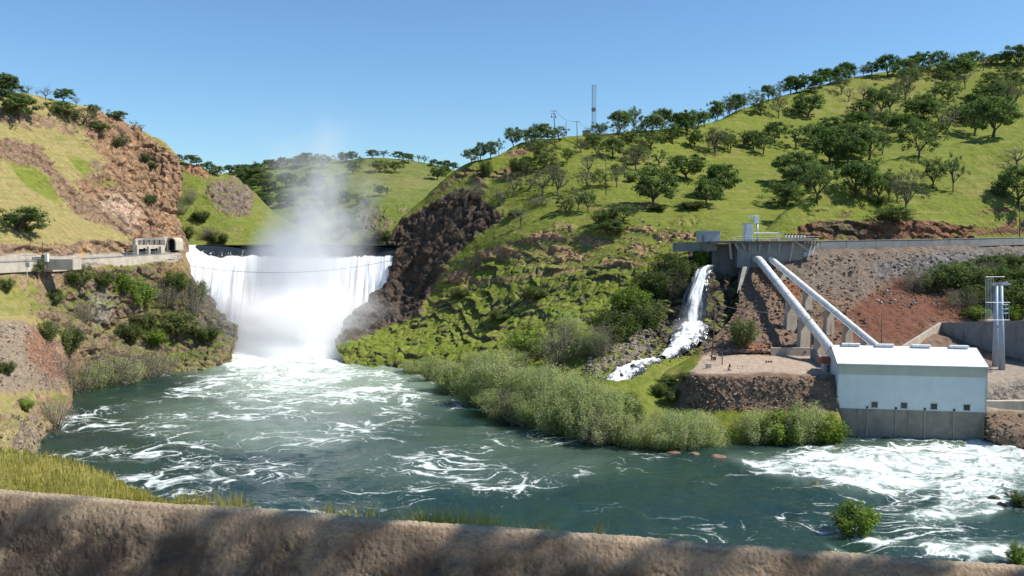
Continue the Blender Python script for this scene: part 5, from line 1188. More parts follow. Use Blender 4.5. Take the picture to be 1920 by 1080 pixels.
m = MB(); pb(m, 78, 478, 83, 505, 292.8, 1.0); o = m.build("gate_pier", M['concrete_dark']); tag(o, "dark narrow pier on the canal wall beside the white cabinet", "pier")
m = MB(); pb(m, 60, 482, 78, 492, 296, 2.5); o = m.build("concrete_block", M['concrete_pale']); tag(o, "pale concrete block on the canal bank left of the white cabinet", "block")
m = MB(); pb(m, 86, 486, 136, 506, 294.5, 6); o = m.build("wall_buttress", M['concrete_pale']); tag(o, "long pale concrete buttress in front of the canal wall by the cabinet", "buttress")
e = empty("sign", tuple(at(51, 524, 277))); tag(e, "small pale sign on a thin white post below the canal wall", "sign")
under(MB().tube([at(51, 524, 277), at(51, 492, 277)], 0.06, 6).build("post", M['white']), e)
m = MB(); pb(m, 48, 492, 55, 501, 276.9, 0.06); under(m.build("panel", M['galv']), e)
e = empty("utility_pole", tuple(at(80, 484, 304))); tag(e, "thin dark pole standing on the left canal bank against the road cut", "pole")
under(MB().tube([at(80, 484, 304), at(80, 452, 304)], [0.12, 0.08], 6).build("pole", M['wood']), e)

e = empty("gate_house", tuple(at(280, 478, 362))); tag(e, "concrete gate structure with two dark openings at the foot of the orange cliff", "gate structure")
def YG(x): return 353 + (x - 250) * 0.36
m = MB()
for x0, x1 in ((250, 257), (271, 279), (293, 302)): pb(m, x0, 462, x1, 482, YG(x0), 1.6)
m.bar(at(250, 463, YG(250) + 1.5), at(302, 463, YG(302) + 1.5), 3.2, 1.6)
pb(m, 248, 448, 254, 460, YG(250) + 2, 6)
under(m.build("pier_frame", M['concrete_pale']), e)
m = MB(); pb(m, 256, 465, 272, 482, YG(262) + 1.0, 0.4); pb(m, 278, 465, 294, 482, YG(285) + 1.0, 0.4); under(m.build("opening", M['dark']), e)
m = MB()
for x in (262, 276, 290): m.bar(at(x + 6, 449, YG(x) + 5), at(x - 2, 463, YG(x) + 0.5), 0.9, 0.9)
m.bar(at(252, 448, YG(252) + 5), at(306, 448, YG(306) + 5), 1.4, 0.7)
under(m.build("sloping_beam", M['concrete_grey']), e)
m = MB()
for x in (256, 266, 276, 286, 296): pb(m, x, 450, x + 5, 459, YG(x) + 2.5, 5)
under(m.build("hoist", M['concrete_dark']), e)
m = MB()
for x in np.linspace(250, 304, 9): m.tube([at(x, 466, YG(x) - 0.3), at(x, 460, YG(x) - 0.3)], 0.06, 5)
for y in (460, 463): m.tube([at(250, y, YG(250) - 0.3), at(304, y, YG(304) - 0.3)], 0.06, 5)
under(m.build("guard_rail", M['galv']), e)
m = MB(); m.bar(at(311, 444, YG(310) + 8), at(303, 480, YG(302) - 1), 1.3, 0.6); under(m.build("side_wall", M['concrete_pale']), e)
e = empty("tunnel_mouth", tuple(at(322, 468, 386))); tag(e, "dark arched tunnel mouth with a pale concrete rim in the orange cliff", "tunnel")
def arch(w, h, th, depth, n=14):
    mb = MB(); vs = []; 
    for yy in (0, depth):
        for rr in (0, th):
            vs += [(-(w + rr), yy, 0)] + [((w + rr) * math.cos(math.pi - math.pi * k / n), yy, h - w + (w + rr) * math.sin(math.pi * k / n)) for k in range(n + 1)] + [((w + rr), yy, 0)]
    q = n + 3; fs = []
    for k in range(q - 1):
        fs += [(k, k + 1, q + k + 1, q + k), (2 * q + k + 1, 2 * q + k, 3 * q + k, 3 * q + k + 1), (q + k, q + k + 1, 3 * q + k + 1, 3 * q + k), (k + 1, k, 2 * q + k, 2 * q + k + 1)]
    return mb.add(vs, fs)
p = at(321, 469, 384); rim = arch(1.6, 5.0, 0.45, 9.0).build("rim", M['concrete_pale']); rim.parent = e; rim.location = Vector(p) - Vector(e.location)
m = MB(); vs = [(-1.6, 2.0, 0)] + [(1.6 * math.cos(math.pi - math.pi * k / 14), 2.0, 3.4 + 1.6 * math.sin(math.pi * k / 14)) for k in range(15)] + [(1.6, 2.0, 0)]
m.add(vs, [tuple(range(len(vs)))]); o = m.build("opening", M['dark'], e); o.location = rim.location

# ------------------------------------------------------------------ right canal wall
e = empty("canal_wall", tuple(at(1700, 462, 338))); tag(e, "long grey canal wall running along the foot of the red road cut", "canal wall")
top = [(1505, 452, 321), (1535, 452, 325), (1640, 450.5, 333), (1750, 449, 342), (1850, 447, 352), (1920, 445.5, 362), (2060, 442, 374)]
bot = [468, 468, 464, 461.5, 459, 457, 454]
xy, zt = path_at(top); zb = [at(q[0], b, q[2])[2] - 0.4 for q, b in zip(top, bot)]
under(MB().strip(xy, 0.6, zb, zt).build("wall", M['concrete_grey']), e)
under(MB().strip(xy, 0.9, zt, [z + 0.18 for z in zt]).build("coping", M['concrete']), e)
e = empty("canal_wall", tuple(at(1300, 465, 322))); tag(e, "short grey canal wall left of the headworks below the grey shed", "canal wall")
top = [(1262, 455, 326), (1300, 454, 322), (1345, 453, 318.5)]
xy, zt = path_at(top); under(MB().strip(xy, 0.7, [z - 3.3 for z in zt], zt).build("wall", M['concrete_grey']), e)

# ------------------------------------------------------------------ headworks
YH = 316.0
e = empty("headworks", tuple(at(1430, 500, YH))); tag(e, "concrete intake block with buttresses that the two pipes leave from", "headworks")
m = MB(); pb(m, 1334, 458, 1386, 560, YH + 3.5, 6); pb(m, 1330, 540, 1400, 612, YH - 2, 12); under(m.build("recessed_wall", M['concrete_dark']), e)
m = MB(); pb(m, 1382, 455, 1484, 502, YH, 9); under(m.build("block", M['concrete_grey']), e)
a = at(1484, 455, YH); b = at(1484, 500, YH); c = at(1534, 458, YH + 2); dd = at(1500, 490, YH)
m = MB(); m.add([a, b, dd, c, a + [0, 6, 0], b + [0, 6, 0], dd + [0, 6, 0], c + [0, 6, 0]], [(0, 1, 2, 3), (7, 6, 5, 4), (0, 3, 7, 4), (1, 5, 6, 2), (3, 2, 6, 7), (0, 4, 5, 1)]); under(m.build("wing_wall", M['concrete']), e)
for x in (1404, 1423, 1441, 1460):
    m = MB(); m.bar(at(x + 2, 456, YH - 0.5), at(x, 472, YH - 0.35), 0.5, 0.7); under(m.build("buttress", M['concrete']), e)
for (xa, ya), (xb, yb) in (((1368, 458), (1371, 486)), ((1378, 456), (1384, 468)), ((1391, 456), (1396, 468))):
    m = MB(); m.bar(at(xa, ya, YH - 0.6), at(xb, yb, YH - 0.2), 0.7, 0.7); under(m.build("buttress", M['concrete']), e)
a, b, c = at(1393, 500, YH - 1), at(1406, 500, YH - 1), at(1382, 549, YH - 9)
m = MB(); m.add([a, b, c, a + [0, 5, 0], b + [0, 5, 0], c + [0.6, 0, -1]], [(0, 2, 1), (3, 4, 5), (0, 1, 4, 3), (1, 2, 5, 4), (2, 0, 3, 5)]); under(m.build("wedge_pier", M['concrete']), e)
m = MB(); pb(m, 1402, 498, 1470, 520, YH + 2, 9); pb(m, 1428, 500, 1440, 536, YH - 2, 4); under(m.build("footing", M['concrete_dark']), e)
m = MB(); pb(m, 1333, 452, 1536, 456.5, YH - 1.2, 11); under(m.build("deck", M['concrete_dark']), e)
m = MB()
for x in np.linspace(1509, 1540, 6): pb(m, x, 451.5, x + 2.2, 456.5, YH - 2.2, 6)
pb(m, 1478, 446.5, 1523, 451.5, YH - 2.4, 0.6)
under(m.build("deck_joist", M['concrete_pale']), e)
m = MB(); m.bar(at(1488, 455, YH - 2), at(1486, 462, YH - 2), 0.5); m.bar(at(1486, 462, YH - 2), at(1481, 490, YH - 1), 0.4); m.bar(at(1490, 452, YH - 2), at(1518, 471, YH - 1.5), 0.4)
under(m.build("strut", M['concrete_pale']), e)
e = empty("railing", tuple(at(1430, 450, YH))); tag(e, "grey pipe railing along the edge of the headworks deck", "railing")
m = MB()
for y in (443.5, 447.5): m.tube([at(1372, y, YH - 1.3), at(1535, y, YH - 1.3)], 0.07, 5)
under(m.build("rail", M['galv']), e)
for x in np.linspace(1372, 1535, 17): under(MB().tube([at(x, 453, YH - 1.3), at(x, 443, YH - 1.3)], 0.07, 5).build("post", M['galv']), e)
e = empty("valve_shed", tuple(at(1334, 453, YH + 2))); tag(e, "small flat-roofed grey shed beside the canal at the headworks", "shed")
m = MB(); pb(m, 1312, 434, 1350, 453.5, YH + 1, 6); under(m.build("wall", M['grey_paint']), e)
m = MB(); pb(m, 1310.5, 432.3, 1352, 434, YH + 0.5, 7); under(m.build("roof", M['galv']), e)
m = MB(); pb(m, 1316, 440, 1321, 453.5, YH + 0.9, 0.2); under(m.build("door", M['concrete_grey']), e)
e = empty("gate_cabinet", tuple(at(1404, 452, YH))); tag(e, "tall white ribbed cabinet standing on the headworks deck", "cabinet")
m = MB(); pb(m, 1397, 420, 1412, 452.3, YH, 2.6); under(m.build("body", M['white'], bevel=0.06), e)
m = MB()
for x in np.linspace(1398, 1411, 7): pb(m, x, 421.5, x + 0.7, 451, YH - 0.12, 0.12)
under(m.build("rib", M['white']), e)
m = MB(); pb(m, 1396.4, 418.6, 1412.6, 420, YH - 0.1, 2.8); under(m.build("cap", M['galv']), e)
m = MB()
for x in (1391, 1395.5): m.tube([at(x, 452, YH), at(x, 420, YH)], 0.07, 5)
for y in np.arange(422, 452, 2.6): m.tube([at(1391, y, YH), at(1395.5, y, YH)], 0.05, 5)
under(m.build("ladder", M['galv']), e)
e = empty("hoist_post", tuple(at(1420, 452, YH))); tag(e, "grey post carrying a white box and arm above the headworks cabinet", "hoist")
under(MB().tube([at(1420, 452, YH + 1.5), at(1420, 418, YH + 1.5)], 0.36, 10).build("post", M['galv'], smooth=True), e)
m = MB(); pb(m, 1415, 403.5, 1423.5, 419, YH + 0.8, 1.7); under(m.build("box", M['white'], bevel=0.06), e)
m = MB(); pb(m, 1402, 404, 1416, 406.3, YH + 1.0, 0.4); m.tube([at(1402.5, 405, YH + 1.2), at(1402.5, 419, YH + 1.2)], 0.07, 5); under(m.build("arm", M['white']), e)
e = empty("pipe_gantry", tuple(at(1440, 452, YH))); tag(e, "white horizontal pipe frame with a thick end post on the headworks deck", "frame")
under(MB().tube([at(1413, 437, YH - .4), at(1461, 437, YH - .4)], 0.17, 8).build("beam", M['white']), e)
m = MB(); pb(m, 1459.5, 435, 1462.5, 452.5, YH - 0.7, 0.6); under(m.build("end_post", M['white']), e)
for i, x in enumerate(np.linspace(1473, 1508, 7)):
    e = empty("gate_actuator", tuple(at(x, 447, YH))); tag(e, "small pale gate actuator, %s from the left in the row on the headworks deck" % ordinal(i + 1), "actuator", "gate actuators")
    under(MB().tube([at(x, 447, YH - 1.6), at(x, 440.5, YH - 1.6)], 0.34, 8).build("body", M['white'], smooth=True), e)
    under(MB().tube([at(x, 440.5, YH - 1.6), at(x, 437.2, YH - 1.6)], [0.45, 0.2], 8).build("motor", M['rust'], smooth=True), e)
e = empty("stair", tuple(at(1524, 476, YH))); tag(e, "steep grey steel stair going down from the headworks deck", "stair")
for dx in (0, 7):
    m = MB(); m.bar(at(1523 + dx, 458, YH - 1.5), at(1516 + dx, 480, YH - 4), 0.16, 0.3); m.tube([at(1523 + dx, 454, YH - 1.5), at(1516 + dx, 476, YH - 4)], 0.06, 5); under(m.build("stringer", M['galv']), e)
m = MB()
for t in np.linspace(0.05, 0.95, 9): m.bar(at(1523 - 7 * t, 458 + 22 * t, YH - 1.5 - 2.5 * t), at(1530 - 7 * t, 458 + 22 * t, YH - 1.5 - 2.5 * t), 0.3, 0.06)
under(m.build("tread", M['galv']), e)
m = MB(); pb(m, 1508, 474, 1515, 481, YH - 3, 1.2); o = m.build("control_box", M['steel_blue'], bevel=0.04); tag(o, "small blue grey control box at the foot of the headworks stair", "box")

# ------------------------------------------------------------------ penstocks and their supports
def along(a, b, t):
    """point on the straight line between two photo points at their distances"""
    A, B = at(*a), at(*b); return A + (B - A) * t
P1 = ((1424, 488, 314), (1574, 676, 245)); P2 = ((1446, 486, 316), (1652, 656, 252))
def penstock(a, b, r, label, walk):
    e = empty("penstock", tuple(along(a, b, 0))); tag(e, label, "pipe")
    A = along(a, b, 0); B = along(a, b, 1)
    under(MB().tube([A + [-1.5, 5, 0.6], A, A + (B - A) * 0.02, B], r, 28).build("pipe", M['pipe'], smooth=True), e)
    dirv = (B - A) / np.linalg.norm(B - A)
    for t in np.linspace(0.04, 0.96, 13):
        c = A + (B - A) * t; under(MB().tube([c - dirv * 0.22, c + dirv * 0.22], r * 1.08, 28).build("collar", M['pipe'], smooth=True), e)
    if walk:
        o = np.array([-r * 1.25, -0.4, -r * 0.2])
        under(MB().bar(A + o, B + o, 0.55, 0.12).build("cable_tray", M['galv']), e)
    return A, B
A1, B1 = penstock(*P1, 1.36, "thicker front white pipe running down the rubble to the powerhouse", False)
A2, B2 = penstock(*P2, 1.0, "thinner rear white pipe with a tray along its side running down to the powerhouse", True)
for nm, A, B, ts, r in (("thicker front pipe", A1, B1, (0.45, 0.62, 0.80), 1.36), ("thinner rear pipe", A2, B2, (0.12, 0.38, 0.58, 0.74, 0.88), 1.0)):
    for i, t in enumerate(ts):
        c = A + (B - A) * t
        hit = None
        for o in TERRAIN:
            ok, loc, n_r, ix = o.ray_cast(Vector(c), Vector((0, 0, -1)), distance=60, depsgraph=DG)
            if ok and (hit is None or loc.z > hit): hit = loc.z
        zb = (hit if hit is not None else c[2] - 6) - 0.6
        hgt = c[2] - r * 0.35 - zb
        m = MB().box((c[0], c[1], zb + hgt / 2), (r * 3.0, 2.2, hgt), 0.25, 0.72)
        o = m.build("pipe_support", M['concrete_pale'], bevel=0.08)
        tag(o, "tapered concrete support under the %s, %s from the top" % (nm, ordinal(i + 1)), "pipe support", "pipe supports")

# ------------------------------------------------------------------ powerhouse
YP = 225.0
p0 = at(1570, 765, YP); RZ = math.atan2(-0.17, 1.0); Wd = 35.2; Dp = 17.0
zb_ = p0[2]; ze = at(1570, 681, YP)[2]; zr = at(1572, 648.5, YP + Dp / 2)[2]
e = empty("powerhouse", (p0[0], p0[1], 0), RZ); tag(e, "pale metal powerhouse with a white roof on a concrete base at the water's edge", "building")
def ribbed(name, col, scale, axis, amp=0.25, stain=None):
    t = NT(name); p = t.obj(); s_ = t.n("ShaderNodeSeparateXYZ"); t.l(p, s_.inputs[0])
    w = t.math('SINE', t.math('MULTIPLY', s_.outputs[axis], scale))
    n = t.noise(p, 0.35, 5, 0.6)
    c = t.mix(t.lin(n, 0.3, 0.7, 0, 1), tuple(q * 0.93 for q in col), tuple(min(1, q * 1.05) for q in col))
    if stain: c = t.mix(t.math('MULTIPLY', t.step(t.noise(t.mapv(p, (1, 1, 0.08)), 1.2, 4, 0.6), 0.55, 0.75), 0.4), c, stain)
    t.pbr(c, 0.6, 0.25, t.bump(t.step(w, 0.4, 0.9), amp, 0.12)); return t.m
M['siding'] = ribbed("metal_siding", (0.57, 0.625, 0.62), 10.0, 0, 0.35, (0.5, 0.52, 0.52)); M['fascia'] = ribbed("fascia", (0.40, 0.415, 0.35), 10.0, 0, 0.25); M['roofing'] = ribbed("metal_roofing", (0.80, 0.80, 0.78), 8.0, 0, 0.6)
MB().box((Wd / 2, Dp / 2, (zb_ - 5) / 2), (Wd + 0.3, Dp + 0.3, zb_ + 5)).build("base", M['base_concrete'], e)
for i in range(6):
    x = 0.35 + i * (Wd - 0.7) / 5
    MB().box((x, -0.25, zb_ / 2 - 1), (0.28, 0.24, zb_ + 1.9)).build("pilaster", M['concrete'], e)
    if 0 < i < 5:
        MB().box((x, -0.2, zb_ + 0.45), (0.35, 0.4, 0.5)).build("wall_lamp", M['dark'], e)
m = MB(); m.add([(0, 0, zb_), (Wd, 0, zb_), (Wd, Dp, zb_), (0, Dp, zb_), (0, 0, ze), (Wd, 0, ze), (Wd, Dp, ze), (0, Dp, ze), (0, Dp / 2, zr - 0.05), (Wd, Dp / 2, zr - 0.05)],
      [(0, 1, 5, 4), (2, 3, 7, 6), (1, 2, 6, 9, 5), (3, 0, 4, 8, 7)])
m.build("wall", M['siding'], e)
MB().box((Wd / 2, -0.09, ze - 1.42), (Wd - 0.1, 0.12, 2.7)).build("fascia_panel", M['fascia'], e)
ov = 0.55; sl = (zr - ze) / (Dp / 2); m = MB()
for sy in (0, 1):
    y0 = -ov if sy == 0 else Dp + ov; z0 = ze - sl * ov + 0.05
    a_, b_, c_, d_ = (-0.35, y0, z0), (Wd + 0.35, y0, z0), (Wd + 0.35, Dp / 2, zr + 0.05), (-0.35, Dp / 2, zr + 0.05)
    up = lambda q: (q[0], q[1], q[2] + 0.22)
    m.add([a_, b_, c_, d_, up(a_), up(b_), up(c_), up(d_)], [(3, 2, 1, 0), (4, 5, 6, 7), (0, 1, 5, 4), (1, 2, 6, 5), (3, 0, 4, 7)])
roof = m.build("roof", M['roofing'], e)
MB().box((Wd / 2, -ov - 0.08, ze - sl * ov + 0.1), (Wd + 0.7, 0.16, 0.2)).build("gutter", M['galv'], roof)
for x in (4.6, 13.0, 22.0, 31.2):
    v = MB().box((x, Dp / 2 - 0.3, zr + 0.55), (4.6, 1.3, 0.6)).build("ridge_vent", M['white'], roof, bevel=0.08)
for x in (9.0, 16.1, 23.2, 30.9):
    w_ = MB(); z_ = zb_ + 1.15
    for q, s_ in (((x, -0.06, z_ + 0.78), (1.7, 0.14, 0.12)), ((x, -0.06, z_ - 0.78), (1.7, 0.14, 0.12)), ((x - 0.79, -0.06, z_), (0.12, 0.14, 1.44)), ((x + 0.79, -0.06, z_), (0.12, 0.14, 1.44))): w_.box(q, s_)
    wo = w_.build("window", M['galv'], e); MB().box((x, -0.03, z_), (1.46, 0.06, 1.44)).build("pane", M['glass'], wo)
MB().box((-0.12, -0.12, (zb_ + ze) / 2), (0.22, 0.22, ze - zb_)).build("corner_trim", M['steel_blue'], e)
MB().box((Wd + 0.12, -0.12, (zb_ + ze) / 2), (0.22, 0.22, ze - zb_)).build("corner_trim", M['galv'], e)

# ------------------------------------------------------------------ terrace and yard
ZT = 14.5
def tz(px, py, z=ZT): return Vector(atz(px, py, z))
e = empty("meter_shed", tuple(tz(1555, 698))); tag(e, "little shed with a rusty red flat roof beside the powerhouse corner", "shed")
Ys = tz(1555, 698).y
m = MB(); pb(m, 1545, 682, 1563, 700, Ys, 2.4); under(m.build("wall", M['grey_paint']), e)
m = MB(); pb(m, 1541.5, 671.5, 1566, 681.5, Ys - 0.4, 3.2); under(m.build("roof", M['red_roof']), e)
m = MB(); pb(m, 1550, 684, 1558, 700, Ys - 0.05, 0.08); under(m.build("door", M['concrete_dark']), e)
def tbox(name, mat, x0, y0, x1, y1, depth, label, cat, z=ZT, bevel=0.03):
    Y = tz((x0 + x1) / 2, y1, z).y; m = MB(); pb(m, x0, y0, x1, y1 + 1, Y, depth); return tag(m.build(name, mat, bevel=bevel), label, cat)
tbox("low_wall", M['concrete_pale'], 1446, 652, 1522, 667, 0.8, "low tan concrete wall at the back of the gravel terrace", "wall")
a, b = tz(1521, 672), tz(1546, 690)
o = MB().strip([(a.x, a.y), (b.x, b.y)], 0.6, [ZT - 1] * 2, [ZT + 3.2, ZT + 2.2]).build("low_wall", M['concrete_grey']); tag(o, "slanting grey wall between the gravel terrace and the front pipe", "wall")
tbox("crate", M['concrete_pale'], 1325, 682, 1334, 690, 1.2, "square pale concrete box on the left corner of the gravel terrace", "box")
tbox("crate", M['rust'], 1337, 669, 1343, 674, 0.8, "small brown box at the foot of the left utility pole", "box")
e = empty("drum", tuple(tz(1368, 695))); tag(e, "tan drum with a dark valve on top on the gravel terrace", "drum")
q = tz(1368, 695); under(MB().tube([q + Vector((0, 0, -.1)), q + Vector((0, 0, 0.9))], 0.52, 14).build("body", M['concrete_pale'], smooth=True), e); under(MB().tube([q + Vector((0, 0, 0.9)), q + Vector((0, 0, 1.9))], [0.28, 0.18], 8).build("valve", M['dark']), e)
q = tz(1354, 684); e = empty("bollard", tuple(q)); tag(e, "short dark post standing on the gravel terrace", "post"); under(MB().tube([q - Vector((0, 0, .2)), q + Vector((0, 0, 2.4))], 0.15, 8).build("post", M['wood']), e); under(MB().tube([q + Vector((0, 0, 2.4)), q + Vector((0, 0, 3.6))], 0.04, 5).build("rod", M['galv']), e)
e = empty("pipe_rail", tuple(tz(1392, 692))); tag(e, "low pipe barrier near the front edge of the gravel terrace", "barrier")
m = MB(); q0, q1 = tz(1383, 691), tz(1401, 692); m.tube([q0 + Vector((0, 0, .8)), q1 + Vector((0, 0, .8))], 0.06, 5); under(m.build("rail", M['galv']), e)
for t in (0, 0.5, 1): c = q0.lerp(q1, t); under(MB().tube([c - Vector((0, 0, .1)), c + Vector((0, 0, 1.0))], 0.06, 5).build("post", M['galv']), e)
for i, x in enumerate((1437, 1441.5, 1446)):
    q = tz(x, 679.5); o = MB().box((q.x, q.y, ZT + 0.22), (0.42, 0.4, 0.5)).build("valve_box", M['dark'], bevel=0.03); tag(o, "tiny dark valve box, %s of three in the middle of the gravel terrace" % ordinal(i + 1), "box", "valve boxes")
q = tz(1451, 698); e = empty("stake", tuple(q)); tag(e, "thin marker stake with a crosspiece at the terrace front edge", "stake"); m = MB().tube([q, q + Vector((0, 0, 1.8))], 0.05, 5); m.bar(q + Vector((-.35, 0, 1.7)), q + Vector((.35, 0, 1.7)), 0.08); under(m.build("post", M['galv']), e)

def pole(px, pyb, pyt, Y, label, arm=0.0, r=0.16, arms=1, mat='wood', lean=0.0, bells=False):
    A = at(px, pyb, Y); B = at(px + lean, pyt, Y); B = np.array([B[0], A[1], B[2]]); A[2] -= 0.5
    e = empty("utility_pole", tuple(A)); tag(e, label, "utility pole")
    under(MB().tube([A, B], [r, r * 0.65], 8).build("pole", M[mat], smooth=True), e)
    for k in range(arms if arm else 0):
        z = B - [0, 0, 0.35 + 1.6 * k]
        ca = MB().bar(z - [arm / 2, 0, 0], z + [arm / 2, 0, 0], 0.14, 0.18).build("crossarm", M[mat]); under(ca, e)
        for q in (-0.45, -0.2, 0.2, 0.45):
            under(MB().tube([z + [arm * q, 0, 0.05], z + [arm * q, 0, 0.4]], 0.07, 6).build("insulator", M['grey_paint']), e)
    if bells:
        for q in (-1, 1):
            c = B + [q * arm * 0.33, 0, -3.9]; under(MB().tube([c, c + [0, 0, 1.5]], 0.42, 8).build("transformer", M['grey_paint'], smooth=True), e)
    return B
YT = tz(1334, 672).y
T1 = pole(1334, 673, 573, YT, "utility pole with a crossarm between the narrow waterfall and the rubble", 4.2, 0.2, lean=8)
T2 = pole(1520.5, 671, 583, tz(1520, 668).y, "brown utility pole standing in front of the thicker pipe", 3.0, 0.2)
pole(1653, 650, 583, 268, "slim brown pole rising behind the powerhouse roof by the rear pipe", 0, 0.14)
pole(1840, 658, 577, 254, "slim brown pole rising behind the right end of the powerhouse roof", 0, 0.15)
pole(1558, 636, 605, 276, "short thin post on the dirt between the two pipes", 0, 0.12)
H1 = pole(1041, 262, 207, 486, "tall hilltop utility pole with two crossarms and transformers", 3.4, 0.28, 2, bells=True, lean=-2.5)
H2 = pole(1083, 280, 227, 478, "hilltop utility pole with one crossarm standing among the trees", 3.6, 0.26, lean=-1.5)
pole(1061.5, 258, 227, 488, "slender bare pole on the hilltop between the two crossarm poles", 0, 0.2)
H4 = pole(1136, 364, 292, 402, "plain dark pole with a small crossarm halfway down the grassy slope", 2.4, 0.22)
def short_pole():
    e = empty("braced_post", tuple(at(926, 455, 392))); tag(e, "short braced dark post on the grassy edge above the ledges", "post")
    under(MB().tube([at(926, 457, 391), at(926, 425, 391)], 0.16, 6).build("post", M['wood']), e); under(MB().tube([at(918, 453, 391), at(926, 432, 391)], 0.11, 6).build("brace", M['wood']), e)
short_pole()
pole(1912, 446, 380, 372, "plain dark pole on the canal road at the very edge of the view", 0, 0.2)

def wire(name, a, b, sag, r, label, n=24):
    a = np.array(a); b = np.array(b); t = np.linspace(0, 1, n)[:, None]
    P = a + (b - a) * t - np.array([0, 0, 1]) * (4 * sag * t * (1 - t))
    tag(MB().tube([tuple(q) for q in P], r, 4).build(name, M['wire']), label, "cable")
wire("cable", at(345, 497, 392), at(735, 488, 412), 4.5, 0.09, "single cable sagging across the gorge in front of the dam waterfall")
wire("power_line", T1 - [2, 0, 0.3], at(1240, 536, 309), 2.0, 0.045, "thin power line from the waterfall pole to the left of the ravine")
wire("power_line", T1 + [1.9, 0, 0], T2 - [1.3, 0, 0], 1.2, 0.045, "thin power line slung between the two terrace poles")
wire("power_line", H1 + [1, 0, -0.3], H2 + [-1, 0, -0.3], 1.6, 0.06, "power line between the two crossarm poles on the hilltop")
wire("power_line", H2 + [1, 0, -0.3], at(1118, 246, 500), 1.5, 0.06, "power line from the hilltop pole towards the lattice mast")

# ------------------------------------------------------------------ lattice mast on the hilltop
e = empty("lattice_mast", tuple(at(1114, 250, 505))); tag(e, "tall thin steel lattice mast with a round dish on the hilltop", "mast")
YM = 505; tp = at(1114, 160, YM)[2]; bt = at(1114, 252, YM)[2] - 1; cx0 = at(1114, 200, YM)[0]; w_ = 1.05
legs = [(-w_, 0.0), (w_, 0.3), (0.1, 2.0)]
for (lx, ly), r in zip(legs, (0.26, 0.12, 0.14)): under(MB().tube([(cx0 + lx, YM + ly, bt), (cx0 + lx, YM + ly, tp)], r, 5).build("leg", M['steel_blue']), e)
m = MB(); k = 0; z = bt
while z < tp - 1:
    for a in range(3):
        p, q = legs[a], legs[(a + 1) % 3]
        m.tube([(cx0 + p[0], YM + p[1], z), (cx0 + q[0], YM + q[1], z + 1.3)], 0.035, 4, False); m.tube([(cx0 + p[0], YM + p[1], z + 1.3), (cx0 + q[0], YM + q[1], z + 1.3)], 0.035, 4, False)
    z += 1.3
under(m.build("bracing", M['steel_blue']), e)
under(MB().bar((cx0 - 1.5, YM, tp), (cx0 + 1.5, YM + .3, tp), 0.18).build("top_bar", M['steel_blue']), e)
dz = at(1112.5, 206, YM); dish = MB().tube([dz + [0, -1.2, 0], dz + [0, -0.6, 0], dz + [0, -0.3, 0]], [1.25, 1.1, 0.3], 18).build("dish", M['concrete_grey'], smooth=True); under(dish, e)
q = at(1100, 251, 500); o = MB().box((q[0], 500, q[2] - 0.2), (4.4, 3.0, 3.4)).build("wall", M['concrete_pale']); e = empty("equipment_hut", tuple(q)); tag(e, "small tan equipment hut on the hilltop beside the lattice mast", "hut"); under(o, e)
under(MB().box((q[0], 500, q[2] + 1.62), (4.9, 3.5, 0.25)).build("roof", M['concrete']), e)

# ------------------------------------------------------------------ switchyard tower, retaining wall and yard beside the powerhouse
YW = 240.0
e = empty("transmission_tower", tuple(at(1872, 694, YW))); tag(e, "pair of tall blue grey tapered steel columns carrying a wire frame", "tower")
for (xb, yb, xt, yt, Y) in ((1878.5, 700, 1877, 536, YW), (1866, 690, 1868, 536, YW + 6)):
    A = at(xb, yb, Y); B = at(xt, yt, Y); B[1] = A[1]; A[2] = min(A[2], 14.2)
    under(MB().tube([A, B], [0.85, 0.48], 12).build("column", M['steel_blue'], smooth=True), e)
m = MB(); m.bar(at(1862, 533, YW + 3), at(1894, 533, YW + 3), 0.9, 0.5); m.bar(at(1877, 531, YW), at(1868, 531, YW + 6), 0.6, 0.5); m.bar(at(1866, 531, YW + 6), at(1888, 529, YW), 0.4)
under(m.build("crossarm", M['galv']), e)
def rods(x0, x1, y, Y0, Y1, n): return [at(x, y, Y0) for x in np.linspace(x0, x1, n)]
m = MB()
for (y, xa, xb) in ((519, 1848, 1884), (567, 1848, 1894), (600, 1850, 1893)):
    c = [at(xa, y, YW - 2), at(xa + 8, y, YW + 6), at(xb, y, YW + 6), at(xb + 0, y, YW - 2)]
    for i in range(4): m.tube([c[i], c[(i + 1) % 4]], 0.07, 4)
under(m.build("ring_frame", M['galv']), e)
m = MB()
for i, x in enumerate(np.linspace(1848, 1862, 6)): m.tube([at(x, 519, YW - 2 + i * 1.2), at(x, 603, YW - 2 + i * 1.2)], 0.05, 4)
for x in (1880, 1886, 1892): m.tube([at(x, 567, YW), at(x, 601, YW)], 0.05, 4)
under(m.build("rod", M['galv']), e)
m = MB()
for y in (572, 580, 588): 
    c = at(1884, y, YW - 0.4); m.tube([c - [0.9, 0, 0], c + [0.9, 0, 0.1]], 0.2, 8)
under(m.build("insulator", M['steel_blue']), e)
m = MB(); m.bar(at(1866, 615, YW + 6), at(1877, 610, YW), 0.5); under(m.build("tie_beam", M['galv']), e)

